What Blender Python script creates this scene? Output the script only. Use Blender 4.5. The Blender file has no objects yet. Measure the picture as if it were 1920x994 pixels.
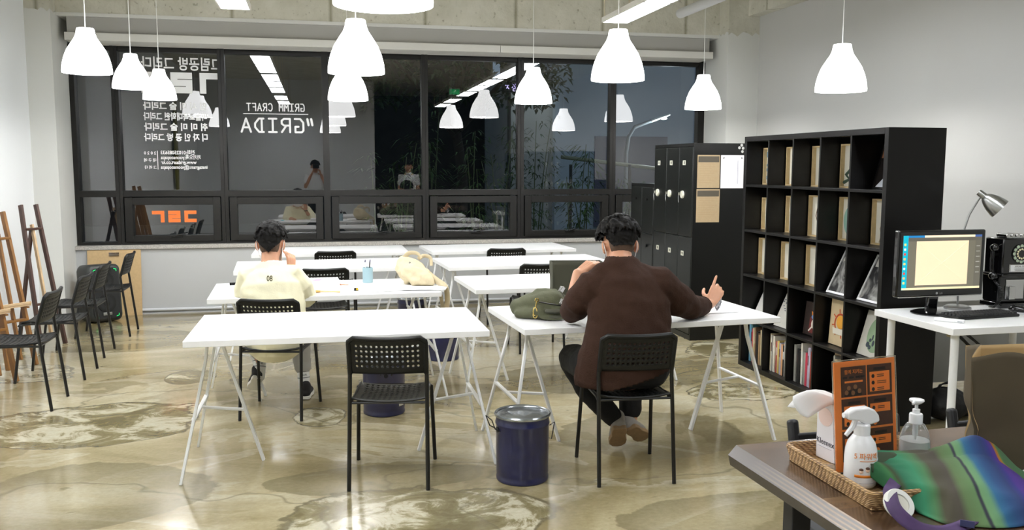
import bpy, bmesh, math, random
from mathutils import Vector, Matrix, Euler, noise
from math import sin, cos, pi, radians
S = bpy.context.scene
COL = S.collection
# ---------------------------------------------------------------- camera
cam_d = bpy.data.cameras.new('camera')
cam_d.sensor_width = 36.0
cam_d.lens = 1671.26 / 1920 * 36.0
cam_d.clip_start = 0.05
cam = bpy.data.objects.new('camera', cam_d)
COL.objects.link(cam)
_yaw, _pit, _rol, CAM_H = 0.2148, 0.1103, 0.0020, 1.5859
_f = Vector((sin(_yaw) * cos(_pit), cos(_yaw) * cos(_pit), -sin(_pit)))
_r0 = Vector((cos(_yaw), -sin(_yaw), 0))
_u0 = _r0.cross(_f)
_r = cos(_rol) * _r0 + sin(_rol) * _u0
_u = -sin(_rol) * _r0 + cos(_rol) * _u0
cam.matrix_world = Matrix((( _r.x, _u.x, -_f.x, 0.0), (_r.y, _u.y, -_f.y, 0.0), (_r.z, _u.z, -_f.z, CAM_H), (0, 0, 0, 1)))
S.camera = cam
# ---------------------------------------------------------------- world, exposure
W = bpy.data.worlds.new('dusk_sky')
S.world = W
W.use_nodes = True
_bg = W.node_tree.nodes['Background']
_bg.inputs[0].default_value = (0.30, 0.40, 0.55, 1)
_bg.inputs[1].default_value = 0.26
S.view_settings.view_transform = 'Standard'
S.view_settings.look = 'None'
S.view_settings.gamma = 1.0
S.view_settings.use_curve_mapping = False
S.view_settings.exposure = 0.85
S.cycles.use_denoising = True
S.cycles.max_bounces = 10
S.cycles.transparent_max_bounces = 16
S.cycles.sample_clamp_indirect = 6.0
PANEL_E = 15.5      # luminance of the ceiling LED panels
SHADE_E = 2.5       # glow of the pendant shades
BULB_W = 13.0       # pendant bulbs
# ---------------------------------------------------------------- helpers
def lin(c):
    return tuple((v / 255 / 12.92) if v / 255 <= 0.04045 else ((v / 255 + 0.055) / 1.055) ** 2.4 for v in c) + (1.0,)
MATS = {}
def mat(name, rgb=(200, 200, 200), rough=0.5, metal=0.0, spec=0.5, var=0.0, vscale=8.0, bump=0.0, bscale=60.0, emis=0.0, coat=0.0, alpha=1.0, trans=0.0, sheen=0.0):
    """procedural principled material; rgb in display values"""
    if name in MATS: return MATS[name]
    m = bpy.data.materials.new(name); m.use_nodes = True; MATS[name] = m
    nt = m.node_tree; b = nt.nodes['Principled BSDF']
    c = lin(rgb)
    b.inputs['Base Color'].default_value = c
    b.inputs['Roughness'].default_value = rough
    b.inputs['Metallic'].default_value = metal
    b.inputs['Specular IOR Level'].default_value = spec
    b.inputs['Coat Weight'].default_value = coat
    b.inputs['Sheen Weight'].default_value = sheen
    b.inputs['Transmission Weight'].default_value = trans
    if alpha < 1: b.inputs['Alpha'].default_value = alpha
    if emis:
        b.inputs['Emission Color'].default_value = c
        b.inputs['Emission Strength'].default_value = emis
    if var or bump:
        tc = nt.nodes.new('ShaderNodeTexCoord')
    if var:
        n = nt.nodes.new('ShaderNodeTexNoise'); n.inputs['Scale'].default_value = vscale; n.inputs['Detail'].default_value = 5
        nt.links.new(tc.outputs['Object'], n.inputs['Vector'])
        r = nt.nodes.new('ShaderNodeValToRGB')
        r.color_ramp.elements[0].position = 0.3; r.color_ramp.elements[1].position = 0.7
        r.color_ramp.elements[0].color = tuple(v * (1 - var) for v in c[:3]) + (1,)
        r.color_ramp.elements[1].color = tuple(min(1, v * (1 + var)) for v in c[:3]) + (1,)
        nt.links.new(n.outputs['Fac'], r.inputs['Fac']); nt.links.new(r.outputs['Color'], b.inputs['Base Color'])
    if bump:
        n = nt.nodes.new('ShaderNodeTexNoise'); n.inputs['Scale'].default_value = bscale; n.inputs['Detail'].default_value = 4
        nt.links.new(tc.outputs['Object'], n.inputs['Vector'])
        k = nt.nodes.new('ShaderNodeBump'); k.inputs['Strength'].default_value = bump; k.inputs['Distance'].default_value = 0.01
        nt.links.new(n.outputs['Fac'], k.inputs['Height']); nt.links.new(k.outputs['Normal'], b.inputs['Normal'])
    return m
class MB:
    """collects geometry for ONE mesh"""
    def __init__(s): s.b = bmesh.new(); s.mi = 0
    def _tag(s, vs):
        if s.mi:
            for v in vs:
                for f in v.link_faces: f.material_index = s.mi
    def box(s, c, d, rot=None, taper=None):
        M = Matrix.Translation(Vector(c))
        if rot is not None: M = M @ (rot.to_4x4() if isinstance(rot, Matrix) else Euler(rot).to_matrix().to_4x4())
        r = bmesh.ops.create_cube(s.b, size=1.0)['verts']
        for v in r:
            x, y, z = v.co.x * d[0], v.co.y * d[1], v.co.z * d[2]
            if taper and v.co.z > 0: x *= taper[0]; y *= taper[1]
            v.co = M @ Vector((x, y, z))
        s._tag(r); return s
    def bx(s, a, b): return s.box([(a[i] + b[i]) / 2 for i in range(3)], [abs(b[i] - a[i]) for i in range(3)])
    def bar(s, p, q, w, h, up=(0, 0, 1)):
        p, q = Vector(p), Vector(q); d = (q - p); L = d.length; z = d.normalized()
        x = Vector(up).cross(z)
        if x.length < 1e-4: x = Vector((1, 0, 0)).cross(z)
        x.normalize(); y = z.cross(x)
        R = Matrix((x, y, z)).transposed()
        return s.box((p + q) / 2, (w, h, L), R)
    def ring(s, c, x, y, rx, ry, n, ph=0.0, pw=1.0):
        out = []
        for i in range(n):
            a = 2 * pi * i / n + ph; ca, sa = cos(a), sin(a)
            if pw != 1.0:
                ca = math.copysign(abs(ca) ** pw, ca); sa = math.copysign(abs(sa) ** pw, sa)
            out.append(s.b.verts.new(Vector(c) + x * (rx * ca) + y * (ry * sa)))
        return out
    def skin(s, rings, cap0=True, cap1=True, closed=False):
        fs = []
        n = len(rings[0])
        prs = list(zip(rings[:-1], rings[1:])) + ([(rings[-1], rings[0])] if closed else [])
        for a, b in prs:
            for i in range(n):
                j = (i + 1) % n
                fs.append(s.b.faces.new((a[i], a[j], b[j], b[i])))
        if not closed:
            if cap0: fs.append(s.b.faces.new(rings[0][::-1]))
            if cap1: fs.append(s.b.faces.new(rings[-1]))
        for f in fs: f.material_index = s.mi
        return s
    def tube(s, pts, r, n=10, closed=False, flat=1.0, up=None, round_ends=False):
        pts = [Vector(p) for p in pts]; m = len(pts)
        rr = r if isinstance(r, (list, tuple)) else [r] * m
        rings = []; px = None
        for i, p in enumerate(pts):
            if closed: t = pts[(i + 1) % m] - pts[i - 1]
            else: t = pts[min(i + 1, m - 1)] - pts[max(i - 1, 0)]
            t.normalize()
            if px is None:
                u = Vector(up) if up is not None else (Vector((0, 0, 1)) if abs(t.z) < 0.9 else Vector((0, 1, 0)))
                x = u.cross(t); x.normalize()
            else:
                x = px - t * px.dot(t); x.normalize()
            y = t.cross(x); px = x
            q = rr[i]
            a, b = (q if isinstance(q, (list, tuple)) else (q, q * flat))
            if round_ends and not closed and i == 0:
                for k in range(3, 0, -1):
                    e = k / 3.4 * pi / 2; rings.append(s.ring(p - t * (min(a, b) * sin(e)), x, y, a * cos(e), b * cos(e), n))
            rings.append(s.ring(p, x, y, a, b, n))
            if round_ends and not closed and i == m - 1:
                for k in range(1, 4):
                    e = k / 3.4 * pi / 2; rings.append(s.ring(p + t * (min(a, b) * sin(e)), x, y, a * cos(e), b * cos(e), n))
        return s.skin(rings, closed=closed)
    def cyl(s, p, q, r, r2=None, n=20): return s.tube([p, q], [r, r if r2 is None else r2], n)
    def lathe(s, prof, c=(0, 0, 0), n=32, axis='z', M=None, cap0=True, cap1=True):
        """prof: list of (radius, height)"""
        M = M or Matrix.Identity(4)
        rings = []
        for r, h in prof:
            rings.append([s.b.verts.new(M @ (Vector(c) + Vector((r * cos(2 * pi * i / n), r * sin(2 * pi * i / n), h)))) for i in range(n)])
        return s.skin(rings, cap0, cap1)
    def ell(s, c, r, M=None, nu=16, nv=10):
        M = M or Matrix.Identity(3)
        c = Vector(c); rings = []
        for k in range(1, nv):
            e = -pi / 2 + pi * k / nv
            rings.append([s.b.verts.new(c + M @ Vector((r[0] * cos(e) * cos(2 * pi * i / nu), r[1] * cos(e) * sin(2 * pi * i / nu), r[2] * sin(e)))) for i in range(nu)])
        s.skin(rings, False, False)
        for ri, sg in ((rings[0], -1), (rings[-1], 1)):
            v = s.b.verts.new(c + M @ Vector((0, 0, sg * r[2])))
            for i in range(nu):
                j = (i + 1) % nu
                f = s.b.faces.new((ri[j], ri[i], v) if sg < 0 else (ri[i], ri[j], v)); f.material_index = s.mi
        return s
    def prism(s, poly, z0, z1, M=None):
        M = M or Matrix.Identity(4)
        a = [s.b.verts.new(M @ Vector((x, y, z0))) for x, y in poly]
        b = [s.b.verts.new(M @ Vector((x, y, z1))) for x, y in poly]
        return s.skin([a, b])
    def grid(s, nu, nv, fn):
        g = [[s.b.verts.new(fn(i / nu, j / nv)) for j in range(nv + 1)] for i in range(nu + 1)]
        uv = s.b.loops.layers.uv.verify()
        for i in range(nu):
            for j in range(nv):
                f = s.b.faces.new((g[i][j], g[i + 1][j], g[i + 1][j + 1], g[i][j + 1])); f.material_index = s.mi
                for l, (a, b) in zip(f.loops, ((i, j), (i + 1, j), (i + 1, j + 1), (i, j + 1))): l[uv].uv = (a / nu, b / nv)
        return s
    def done(s, name, m, parent=None, loc=None, bevel=0.0, smooth=True, ang=40, solid=0.0, sub=0, rot=None, seg=2, rng=0):
        me = bpy.data.meshes.new(name)
        bmesh.ops.remove_doubles(s.b, verts=s.b.verts, dist=1e-6)
        if not solid: bmesh.ops.recalc_face_normals(s.b, faces=s.b.faces)
        s.b.to_mesh(me); s.b.free()
        for k in (m if isinstance(m, (list, tuple)) else [m]): me.materials.append(k)
        if smooth:
            me.polygons.foreach_set('use_smooth', [True] * len(me.polygons))
            if ang < 180: me.set_sharp_from_angle(angle=radians(ang))
        o = bpy.data.objects.new(name, me); COL.objects.link(o)
        if parent is not None: o.parent = parent
        if loc is not None: o.location = loc
        if rot is not None: o.rotation_euler = rot
        if solid:
            k = o.modifiers.new('s', 'SOLIDIFY'); k.thickness = solid; k.offset = 0
        if bevel:
            k = o.modifiers.new('b', 'BEVEL'); k.width = bevel; k.segments = seg; k.limit_method = 'ANGLE'; k.angle_limit = radians(40)
        if sub:
            k = o.modifiers.new('u', 'SUBSURF'); k.levels = sub; k.render_levels = sub
        return o
def tag(o, label=None, cat=None, group=None, kind=None):
    if label: o['label'] = label
    if cat: o['category'] = cat
    if group: o['group'] = group
    if kind: o['kind'] = kind
    return o
def thing(name, label, cat, loc=(0, 0, 0), rz=0.0, group=None):
    o = bpy.data.objects.new(name, None); COL.objects.link(o)
    o.empty_display_size = 0.1
    o.location = loc; o.rotation_euler = (0, 0, rz)
    return tag(o, label, cat, group)
KIDS = {}
def dup(root, loc, rz=0.0, label=None, group=None):
    """a copy of a thing, its parts and their sub-parts"""
    def rec(o, par):
        c = o.copy(); COL.objects.link(c)
        if par is not None: c.parent = par
        for ch in o.children: rec(ch, c)
        return c
    r = rec(root, None); r.location = loc; r.rotation_euler = (0, 0, rz)
    return tag(r, label, None, group)
def struct(o): o['kind'] = 'structure'; return o
def remesh(mb, name, m, voxel, parent=None, smooth=3, loc=None, post=None, disp=0.0, dscale=8.0, seed=0):
    """fuse overlapping closed shapes into one continuous surface"""
    o = mb.done('tmp', m)
    k = o.modifiers.new('r', 'REMESH'); k.mode = 'VOXEL'; k.voxel_size = voxel; k.use_smooth_shade = True
    k = o.modifiers.new('s', 'SMOOTH'); k.factor = 0.5; k.iterations = smooth
    bpy.context.view_layer.update()
    dg = bpy.context.evaluated_depsgraph_get()
    me = bpy.data.meshes.new_from_object(o.evaluated_get(dg)); me.name = name
    bpy.data.objects.remove(o)
    if disp:
        nn = [v.normal.copy() for v in me.vertices]
        for v, n in zip(me.vertices, nn):
            q = v.co * dscale + Vector((seed, seed * 2, 0))
            d = noise.noise(Vector((q.x, q.y, q.z * 1.9 + q.x * 0.7))) + 0.5 * noise.noise(q * 2.3)
            v.co += n * (d * disp)
    if post:
        for v in me.vertices: v.co = post(v.co)
    me.materials.clear()
    for k in (m if isinstance(m, (list, tuple)) else [m]): me.materials.append(k)
    me.polygons.foreach_set('use_smooth', [True] * len(me.polygons))
    o = bpy.data.objects.new(name, me); COL.objects.link(o)
    if parent is not None: o.parent = parent
    if loc is not None: o.location = loc
    return o
def text(name, body, size, m, parent, loc, rot=(pi / 2, 0, 0), sx=1.0, weight=0.0, ext=0.0003, align='LEFT', width=None, spacing=1.0, flip=False):
    c = bpy.data.curves.new(name, 'FONT'); c.body = body; c.size = size; c.extrude = ext; c.align_x = align
    c.offset = weight; c.space_character = spacing; c.materials.append(m); c.resolution_u = 3
    o = bpy.data.objects.new(name, c); COL.objects.link(o)
    o.location = loc; o.rotation_euler = rot
    bpy.context.view_layer.update()
    if width: sx = width / max(1e-6, o.dimensions.x)
    o.scale = (1, 1, 1)
    me = bpy.data.meshes.new_from_object(o.evaluated_get(bpy.context.evaluated_depsgraph_get()))
    bpy.data.objects.remove(o)
    me.name = name; o = bpy.data.objects.new(name, me); COL.objects.link(o)
    o.location = loc; o.rotation_euler = rot
    o.scale = (-sx if flip else sx, 1, 1)
    if parent is not None: o.parent = parent
    return o
# ================================================================ materials of the room
POOLS = [(.43, 3.82, .55, .42), (-1.50, 5.80, .72, .42), (-.98, 6.95, .17, .24), (3.38, 7.10, .27, .34), (-.02, 5.68, .18, .24), (-2.25, 7.3, .4, .3), (2.9, 5.7, .35, .25)]
DARKS = [(-1.15, 4.50, .62, .48), (1.95, 4.90, .55, .45), (.14, 6.9, .75, .6), (2.2, 6.4, .9, .5), (.35, 4.45, .55, .2), (2.0, 3.6, .7, .3), (-1.9, 8.6, .9, .5)]
def floor_mat():
    m = bpy.data.materials.new('epoxy_concrete'); m.use_nodes = True
    nt = m.node_tree; N = nt.nodes.new; L = nt.links.new; b = nt.nodes['Principled BSDF']
    geo = N('ShaderNodeNewGeometry')
    mp = N('ShaderNodeMapping'); mp.inputs['Scale'].default_value = (0.75, 1.0, 1); L(geo.outputs['Position'], mp.inputs['Vector'])
    def noi(scale, det=6, rough=0.55, dist=0.0):
        n = N('ShaderNodeTexNoise'); n.inputs['Scale'].default_value = scale; n.inputs['Detail'].default_value = det
        n.inputs['Roughness'].default_value = rough; n.inputs['Distortion'].default_value = dist
        L(mp.outputs[0], n.inputs['Vector']); return n.outputs['Fac']
    def ramp(f, stops, interp='LINEAR'):
        r = N('ShaderNodeValToRGB'); r.color_ramp.interpolation = interp
        e = r.color_ramp.elements
        while len(e) < len(stops): e.new(0.5)
        for k, (p, c) in zip(e, stops): k.position = p; k.color = c if len(c) == 4 else lin(c)
        L(f, r.inputs[0]); return r.outputs[0]
    def mix(f, a, c, mode='MIX'):
        x = N('ShaderNodeMix'); x.data_type = 'RGBA'; x.blend_type = mode
        if isinstance(f, float): x.inputs[0].default_value = f
        else: L(f, x.inputs[0])
        L(a, x.inputs[6])
        if isinstance(c, tuple): x.inputs[7].default_value = c
        else: L(c, x.inputs[7])
        return x.outputs[2]
    G = lambda v: (v, v, v, 1)
    mp2 = N('ShaderNodeMapping'); mp2.inputs['Scale'].default_value = (0.66, 1.12, 1); mp2.inputs['Location'].default_value = (3.1, 7.7, 0); L(geo.outputs['Position'], mp2.inputs['Vector'])
    def noi2(scale, det=6, rough=0.55, dist=0.0):
        n = N('ShaderNodeTexNoise'); n.inputs['Scale'].default_value = scale; n.inputs['Detail'].default_value = det
        n.inputs['Roughness'].default_value = rough; n.inputs['Distortion'].default_value = dist
        L(mp2.outputs[0], n.inputs['Vector']); return n.outputs['Fac']
    base = ramp(noi2(0.8, 8, 0.56, 0.9), [(0.30, (138, 124, 88)), (0.42, (162, 149, 113)), (0.50, (182, 170, 136)), (0.58, (200, 189, 158)), (0.70, (212, 204, 180))])
    # flow marks: a hard edge on one side that fades on the other
    nb = noi2(0.60, 7, 0.52, 0.7)
    flow = ramp(nb, [(0.540, G(0)), (0.547, G(0.55)), (0.60, G(0.35)), (0.70, G(0.1))])
    c1 = mix(flow, base, lin((130, 116, 80)))
    nc = noi2(0.85, 7, 0.55, 1.1)
    flow2 = ramp(nc, [(0.40, G(0.0)), (0.468, G(0.42)), (0.478, G(0))])
    c1 = mix(flow2, c1, lin((214, 208, 186)))
    # pools of clear resin over mottled concrete, and broad darker pours, each at its own place
    def blobs(lst, nz, amp):
        cur = None
        for cx, cy, rx, ry in lst:
            su = N('ShaderNodeVectorMath'); su.operation = 'SUBTRACT'; L(geo.outputs['Position'], su.inputs[0]); su.inputs[1].default_value = (cx, cy, 0)
            mu = N('ShaderNodeVectorMath'); mu.operation = 'MULTIPLY'; L(su.outputs[0], mu.inputs[0]); mu.inputs[1].default_value = (1 / rx, 1 / ry, 0)
            le = N('ShaderNodeVectorMath'); le.operation = 'LENGTH'; L(mu.outputs[0], le.inputs[0])
            if cur is None: cur = le.outputs['Value']
            else:
                mi = N('ShaderNodeMath'); mi.operation = 'MINIMUM'; L(cur, mi.inputs[0]); L(le.outputs['Value'], mi.inputs[1]); cur = mi.outputs[0]
        k = N('ShaderNodeMath'); k.operation = 'MULTIPLY_ADD'; L(nz, k.inputs[0]); k.inputs[1].default_value = amp; L(cur, k.inputs[2])
        o = N('ShaderNodeMath'); o.operation = 'MULTIPLY'; L(k.outputs[0], o.inputs[0]); o.inputs[1].default_value = .25
        return o.outputs[0]
    dark = blobs(DARKS, noi(1.3, 7, 0.6, 0.6), 1.0)
    dk = ramp(dark, [(0.20, G(.25)), (0.355, G(.75)), (0.372, G(.8)), (0.378, G(0))])
    c1 = mix(dk, c1, lin((134, 124, 94)))
    n2 = blobs(POOLS, noi(1.25, 8, 0.55, 0.7), 1.75)
    pud = ramp(n2, [(0.466, G(1)), (0.473, G(0))])
    olive = ramp(noi(4.0, 8, 0.7, 1.0), [(0.38, (120, 110, 76)), (0.5, (146, 136, 102)), (0.56, (204, 197, 172)), (0.7, (212, 206, 184))])
    c2 = mix(pud, c1, olive)
    rim = ramp(n2, [(0.459, G(0)), (0.464, G(.85)), (0.472, G(.85)), (0.478, G(0))])
    c3 = mix(rim, c2, lin((112, 104, 78)))
    n3 = noi2(0.36, 5, 0.5, 0.4)
    crack = ramp(n3, [(0.4975, G(0)), (0.4992, G(.6)), (0.5008, G(.6)), (0.5025, G(0))])
    c4 = mix(crack, c3, lin((112, 104, 80)))
    spots = ramp(noi(9, 3, 0.5), [(0.70, G(0)), (0.735, G(0.45))])
    c5 = mix(spots, c4, lin((112, 102, 74)))
    fine = ramp(noi(45, 4, 0.7), [(0.3, (232, 230, 224)), (0.7, (255, 255, 255))])
    c6 = mix(1.0, c5, fine, 'MULTIPLY')
    L(c6, b.inputs['Base Color'])
    b.inputs['Roughness'].default_value = 0.2
    b.inputs['Specular IOR Level'].default_value = 0.5
    b.inputs['Coat Weight'].default_value = 0.42; b.inputs['Coat Roughness'].default_value = 0.07
    bp = N('ShaderNodeBump'); bp.inputs['Strength'].default_value = 0.12; bp.inputs['Distance'].default_value = 0.02
    L(noi(2.6, 3, 0.5, 0.4), bp.inputs['Height'])
    L(bp.outputs[0], b.inputs['Normal']); L(bp.outputs[0], b.inputs['Coat Normal'])
    return m
def concrete_mat():
    m = bpy.data.materials.new('board_formed_concrete'); m.use_nodes = True
    nt = m.node_tree; N = nt.nodes.new; L = nt.links.new; b = nt.nodes['Principled BSDF']
    geo = N('ShaderNodeNewGeometry')
    n = N('ShaderNodeTexNoise'); n.inputs['Scale'].default_value = 3.0; n.inputs['Detail'].default_value = 9; n.inputs['Roughness'].default_value = 0.65
    L(geo.outputs['Position'], n.inputs['Vector'])
    r = N('ShaderNodeValToRGB'); e = r.color_ramp.elements
    e[0].position = 0.3; e[0].color = lin((190, 188, 172)); e[1].position = 0.7; e[1].color = lin((214, 212, 199)); L(n.outputs['Fac'], r.inputs[0])
    v = N('ShaderNodeTexNoise'); v.inputs['Scale'].default_value = 24; v.inputs['Detail'].default_value = 2; L(geo.outputs['Position'], v.inputs['Vector'])
    r2 = N('ShaderNodeValToRGB'); e = r2.color_ramp.elements; e[0].position = 0.26; e[0].color = lin((140, 134, 108)); e[1].position = 0.34; e[1].color = (1, 1, 1, 1); L(v.outputs['Fac'], r2.inputs[0])
    x = N('ShaderNodeMix'); x.data_type = 'RGBA'; x.blend_type = 'MULTIPLY'; x.inputs[0].default_value = 0.4
    L(r.outputs[0], x.inputs[6]); L(r2.outputs[0], x.inputs[7])
    # joints between the form boards
    sp = N('ShaderNodeSeparateXYZ'); L(geo.outputs['Position'], sp.inputs[0])
    ad = N('ShaderNodeMath'); ad.operation = 'ADD'; L(sp.outputs[0], ad.inputs[0]); L(sp.outputs[1], ad.inputs[1])
    fr = N('ShaderNodeMath'); fr.operation = 'PINGPONG'; fr.inputs[1].default_value = 0.5; L(ad.outputs[0], fr.inputs[0])
    r3 = N('ShaderNodeValToRGB'); e = r3.color_ramp.elements; e[0].position = 0.0; e[0].color = lin((172, 167, 146)); e[1].position = 0.03; e[1].color = (1, 1, 1, 1); L(fr.outputs[0], r3.inputs[0])
    y = N('ShaderNodeMix'); y.data_type = 'RGBA'; y.blend_type = 'MULTIPLY'; y.inputs[0].default_value = 0.8
    L(x.outputs[2], y.inputs[6]); L(r3.outputs[0], y.inputs[7]); L(y.outputs[2], b.inputs['Base Color'])
    b.inputs['Roughness'].default_value = 0.9
    k = N('ShaderNodeBump'); k.inputs['Strength'].default_value = 0.35; k.inputs['Distance'].default_value = 0.02
    L(v.outputs['Fac'], k.inputs['Height']); L(k.outputs[0], b.inputs['Normal'])
    return m
def granite_mat():
    m = mat('granite_sill', (176, 172, 166), 0.3, var=0.28, vscale=90)
    return m
def glass_mat(name, ior=1.9, tint=(0.93, 0.97, 0.96, 1)):
    m = bpy.data.materials.new(name); m.use_nodes = True
    nt = m.node_tree; N = nt.nodes.new; L = nt.links.new
    nt.nodes.remove(nt.nodes['Principled BSDF'])
    t = N('ShaderNodeBsdfTransparent'); t.inputs[0].default_value = tint
    g = N('ShaderNodeBsdfGlossy'); g.inputs['Roughness'].default_value = 0.0
    f = N('ShaderNodeFresnel'); f.inputs[0].default_value = ior
    gm = N('ShaderNodeNewGeometry'); k = N('ShaderNodeMath'); k.operation = 'SUBTRACT'; k.inputs[0].default_value = 1.0; L(gm.outputs['Backfacing'], k.inputs[1])
    q = N('ShaderNodeMath'); q.operation = 'MULTIPLY'; L(f.outputs[0], q.inputs[0]); L(k.outputs[0], q.inputs[1])
    x = N('ShaderNodeMixShader'); L(q.outputs[0], x.inputs[0]); L(t.outputs[0], x.inputs[1]); L(g.outputs[0], x.inputs[2])
    L(x.outputs[0], nt.nodes['Material Output'].inputs[0])
    return m
M_floor = floor_mat(); M_conc = concrete_mat(); M_gran = granite_mat()
M_white = mat('white_wall_paint', (236, 239, 241), 0.75, bump=0.05, bscale=30)
M_grey = mat('pale_grey_wall_paint', (192, 192, 189), 0.7, bump=0.05, bscale=30)
M_low = mat('grey_wall_paint', (184, 186, 186), 0.6, bump=0.05, bscale=30)
M_pil = mat('off_white_pillar_paint', (215, 216, 212), 0.75, bump=0.05, bscale=30)
M_valance = mat('grey_valance_paint', (170, 169, 164), 0.6)
M_lip = mat('pale_valance_paint', (212, 211, 205), 0.6)
M_frame = mat('dark_window_aluminium', (26, 25, 23), 0.42, 0.3, bump=0.02)
M_glass = glass_mat('window_glass', 2.55)
M_dark = mat('dark_wall_paint', (60, 60, 58), 0.7)
M_tableW = mat('white_table_laminate', (244, 244, 244), 0.28)
M_steelW = mat('white_painted_steel', (240, 241, 241), 0.35)
M_black = mat('black_plastic', (15, 16, 15), 0.45, spec=.35, bump=0.04, bscale=200)
M_blackM = mat('black_painted_steel', (12, 12, 12), 0.35)
M_shade = mat('glowing_white_plastic', (255, 255, 255), 0.4, emis=SHADE_E)
M_led = mat('led_diffuser', (246, 250, 255), 0.5, emis=PANEL_E)
M_cord = mat('white_cord', (240, 240, 236), 0.5)
M_chrome = mat('polished_chrome', (205, 205, 205), 0.12, 1.0)
M_steel = mat('brushed_steel', (176, 177, 176), 0.3, 1.0, bump=0.03, bscale=300)
M_vinyl = mat('white_vinyl_lettering', (246, 247, 247), 0.5)
M_orange = mat('orange_vinyl_lettering', (240, 120, 50), 0.5)
M_paper = mat('white_paper', (243, 243, 243), 0.8)
# ================================================================ the room
XL, XR, YB, YG, ZC = -2.73, 4.98, 10.10, 10.22, 3.62
YR = -1.7
struct(MB().bx((XL - .2, -6.2, -.15), (XR + .2, YG + .15, 0)).done('floor', M_floor))
struct(MB().bx((XL - .2, -6.2, ZC), (XR + .2, YG + .15, ZC + .2)).done('ceiling', M_conc))
struct(MB().bx((XL - .2, -6.2, 0), (XL, 9.62, ZC)).done('wall_left', M_white))
struct(MB().bx((XR, -6.2, 0), (XR + .2, 9.58, 3.29)).done('wall_right', M_grey))
struct(MB().bx((XL, YR - .15, 0), (1.40, YR, ZC)).done('wall_rear', M_white))
struct(MB().bx((1.40, -6.2, 0), (XR, -6.05, ZC)).done('wall_entrance', M_dark))
struct(MB().bx((1.25, -6.05, 0), (1.40, YR - .15, ZC)).done('wall_passage', M_dark))
# wall below the windows
struct(MB().bx((-2.5, YB, 0), (4.6, YG + .15, .70)).done('wall_back', M_low))
struct(MB().bx((-2.5, YB - .012, 0), (4.6, YB, .012)).cyl((-2.0, YB - .02, .045), (4.6, YB - .02, .045), .016, n=10).done('baseboard_back', mat('pale_conduit', (205, 208, 212), .4)))
struct(MB().bx((-2.5, YB - .03, .70), (4.6, YG + .02, .742)).done('trim_1', M_gran, bevel=.004)).name = 'trim_1'
# pillars either side of the windows, painted to about 3.1 m, bare concrete above
def ragged(x0, x1, n, z, amp, seed):
    return [(x0 + (x1 - x0) * i / n, z + amp * noise.noise(Vector((i * .9, seed, 0)))) for i in range(n + 1)]
def pillar(name, x0, x1, y0):
    struct(MB().bx((x0, y0, 0), (x1, YG + .15, ZC)).done(name + '_core', M_conc)).name = 'wall_column_core_' + name[-5:].strip('_')
    m = MB()
    pts = ragged(x0 - .006, x1 + .006, 16, 3.09, .05, x0)
    m.prism([(x0 - .006, 0), (x1 + .006, 0)] + pts[::-1], -y0 + .0, -y0 + .006, Matrix.Rotation(pi / 2, 4, 'X'))
    side = x1 if x0 < 0 else x0
    a, b = (side, side + .006) if x0 < 0 else (side - .006, side)
    pts = ragged(y0, YG + .1, 16, 3.09, .04, x0 + 3)
    Mx = Matrix(((0, 0, 1, 0), (1, 0, 0, 0), (0, 1, 0, 0), (0, 0, 0, 1)))
    m.prism([(y0 - .006, 0), (YG + .1, 0)] + pts[::-1], a, b, Mx)
    struct(m.done('wall_' + name, M_pil))
pillar('pillar_left', XL - .2, -2.5, 9.62)
pillar('pillar_right', 4.6, XR + .2, 9.58)
struct(MB().bx((-2.5, 9.82, 3.09), (4.6, YG + .15, ZC)).done('ceiling_beam', M_conc))
struct(MB().bx((4.84, -6.0, 3.29), (XR + .2, 9.58, ZC)).done('ceiling_beam', M_conc))
# a band of plaster drips under the beam, then the blind valance: upper box and deeper lower lip
struct(MB().bx((-2.5, 9.815, 3.066), (4.6, YG, 3.10)).done('trim_2', M_pil))
struct(MB().bx((-2.41, 9.85, 2.907), (4.495, YG + .1, 3.066)).done('trim_3', M_valance, bevel=.003))
lip = MB()
for a, b in ((-2.425, .232), (.235, 2.003), (2.006, 4.52)): lip.bx((a, 9.80, 2.830), (b, YG + .12, 2.907))
struct(lip.done('trim_4', M_lip, bevel=.003))
struct(MB().bx((-2.5, YG - .03, 2.82), (4.6, YG + .15, 2.85)).done('trim_5', M_frame))
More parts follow.
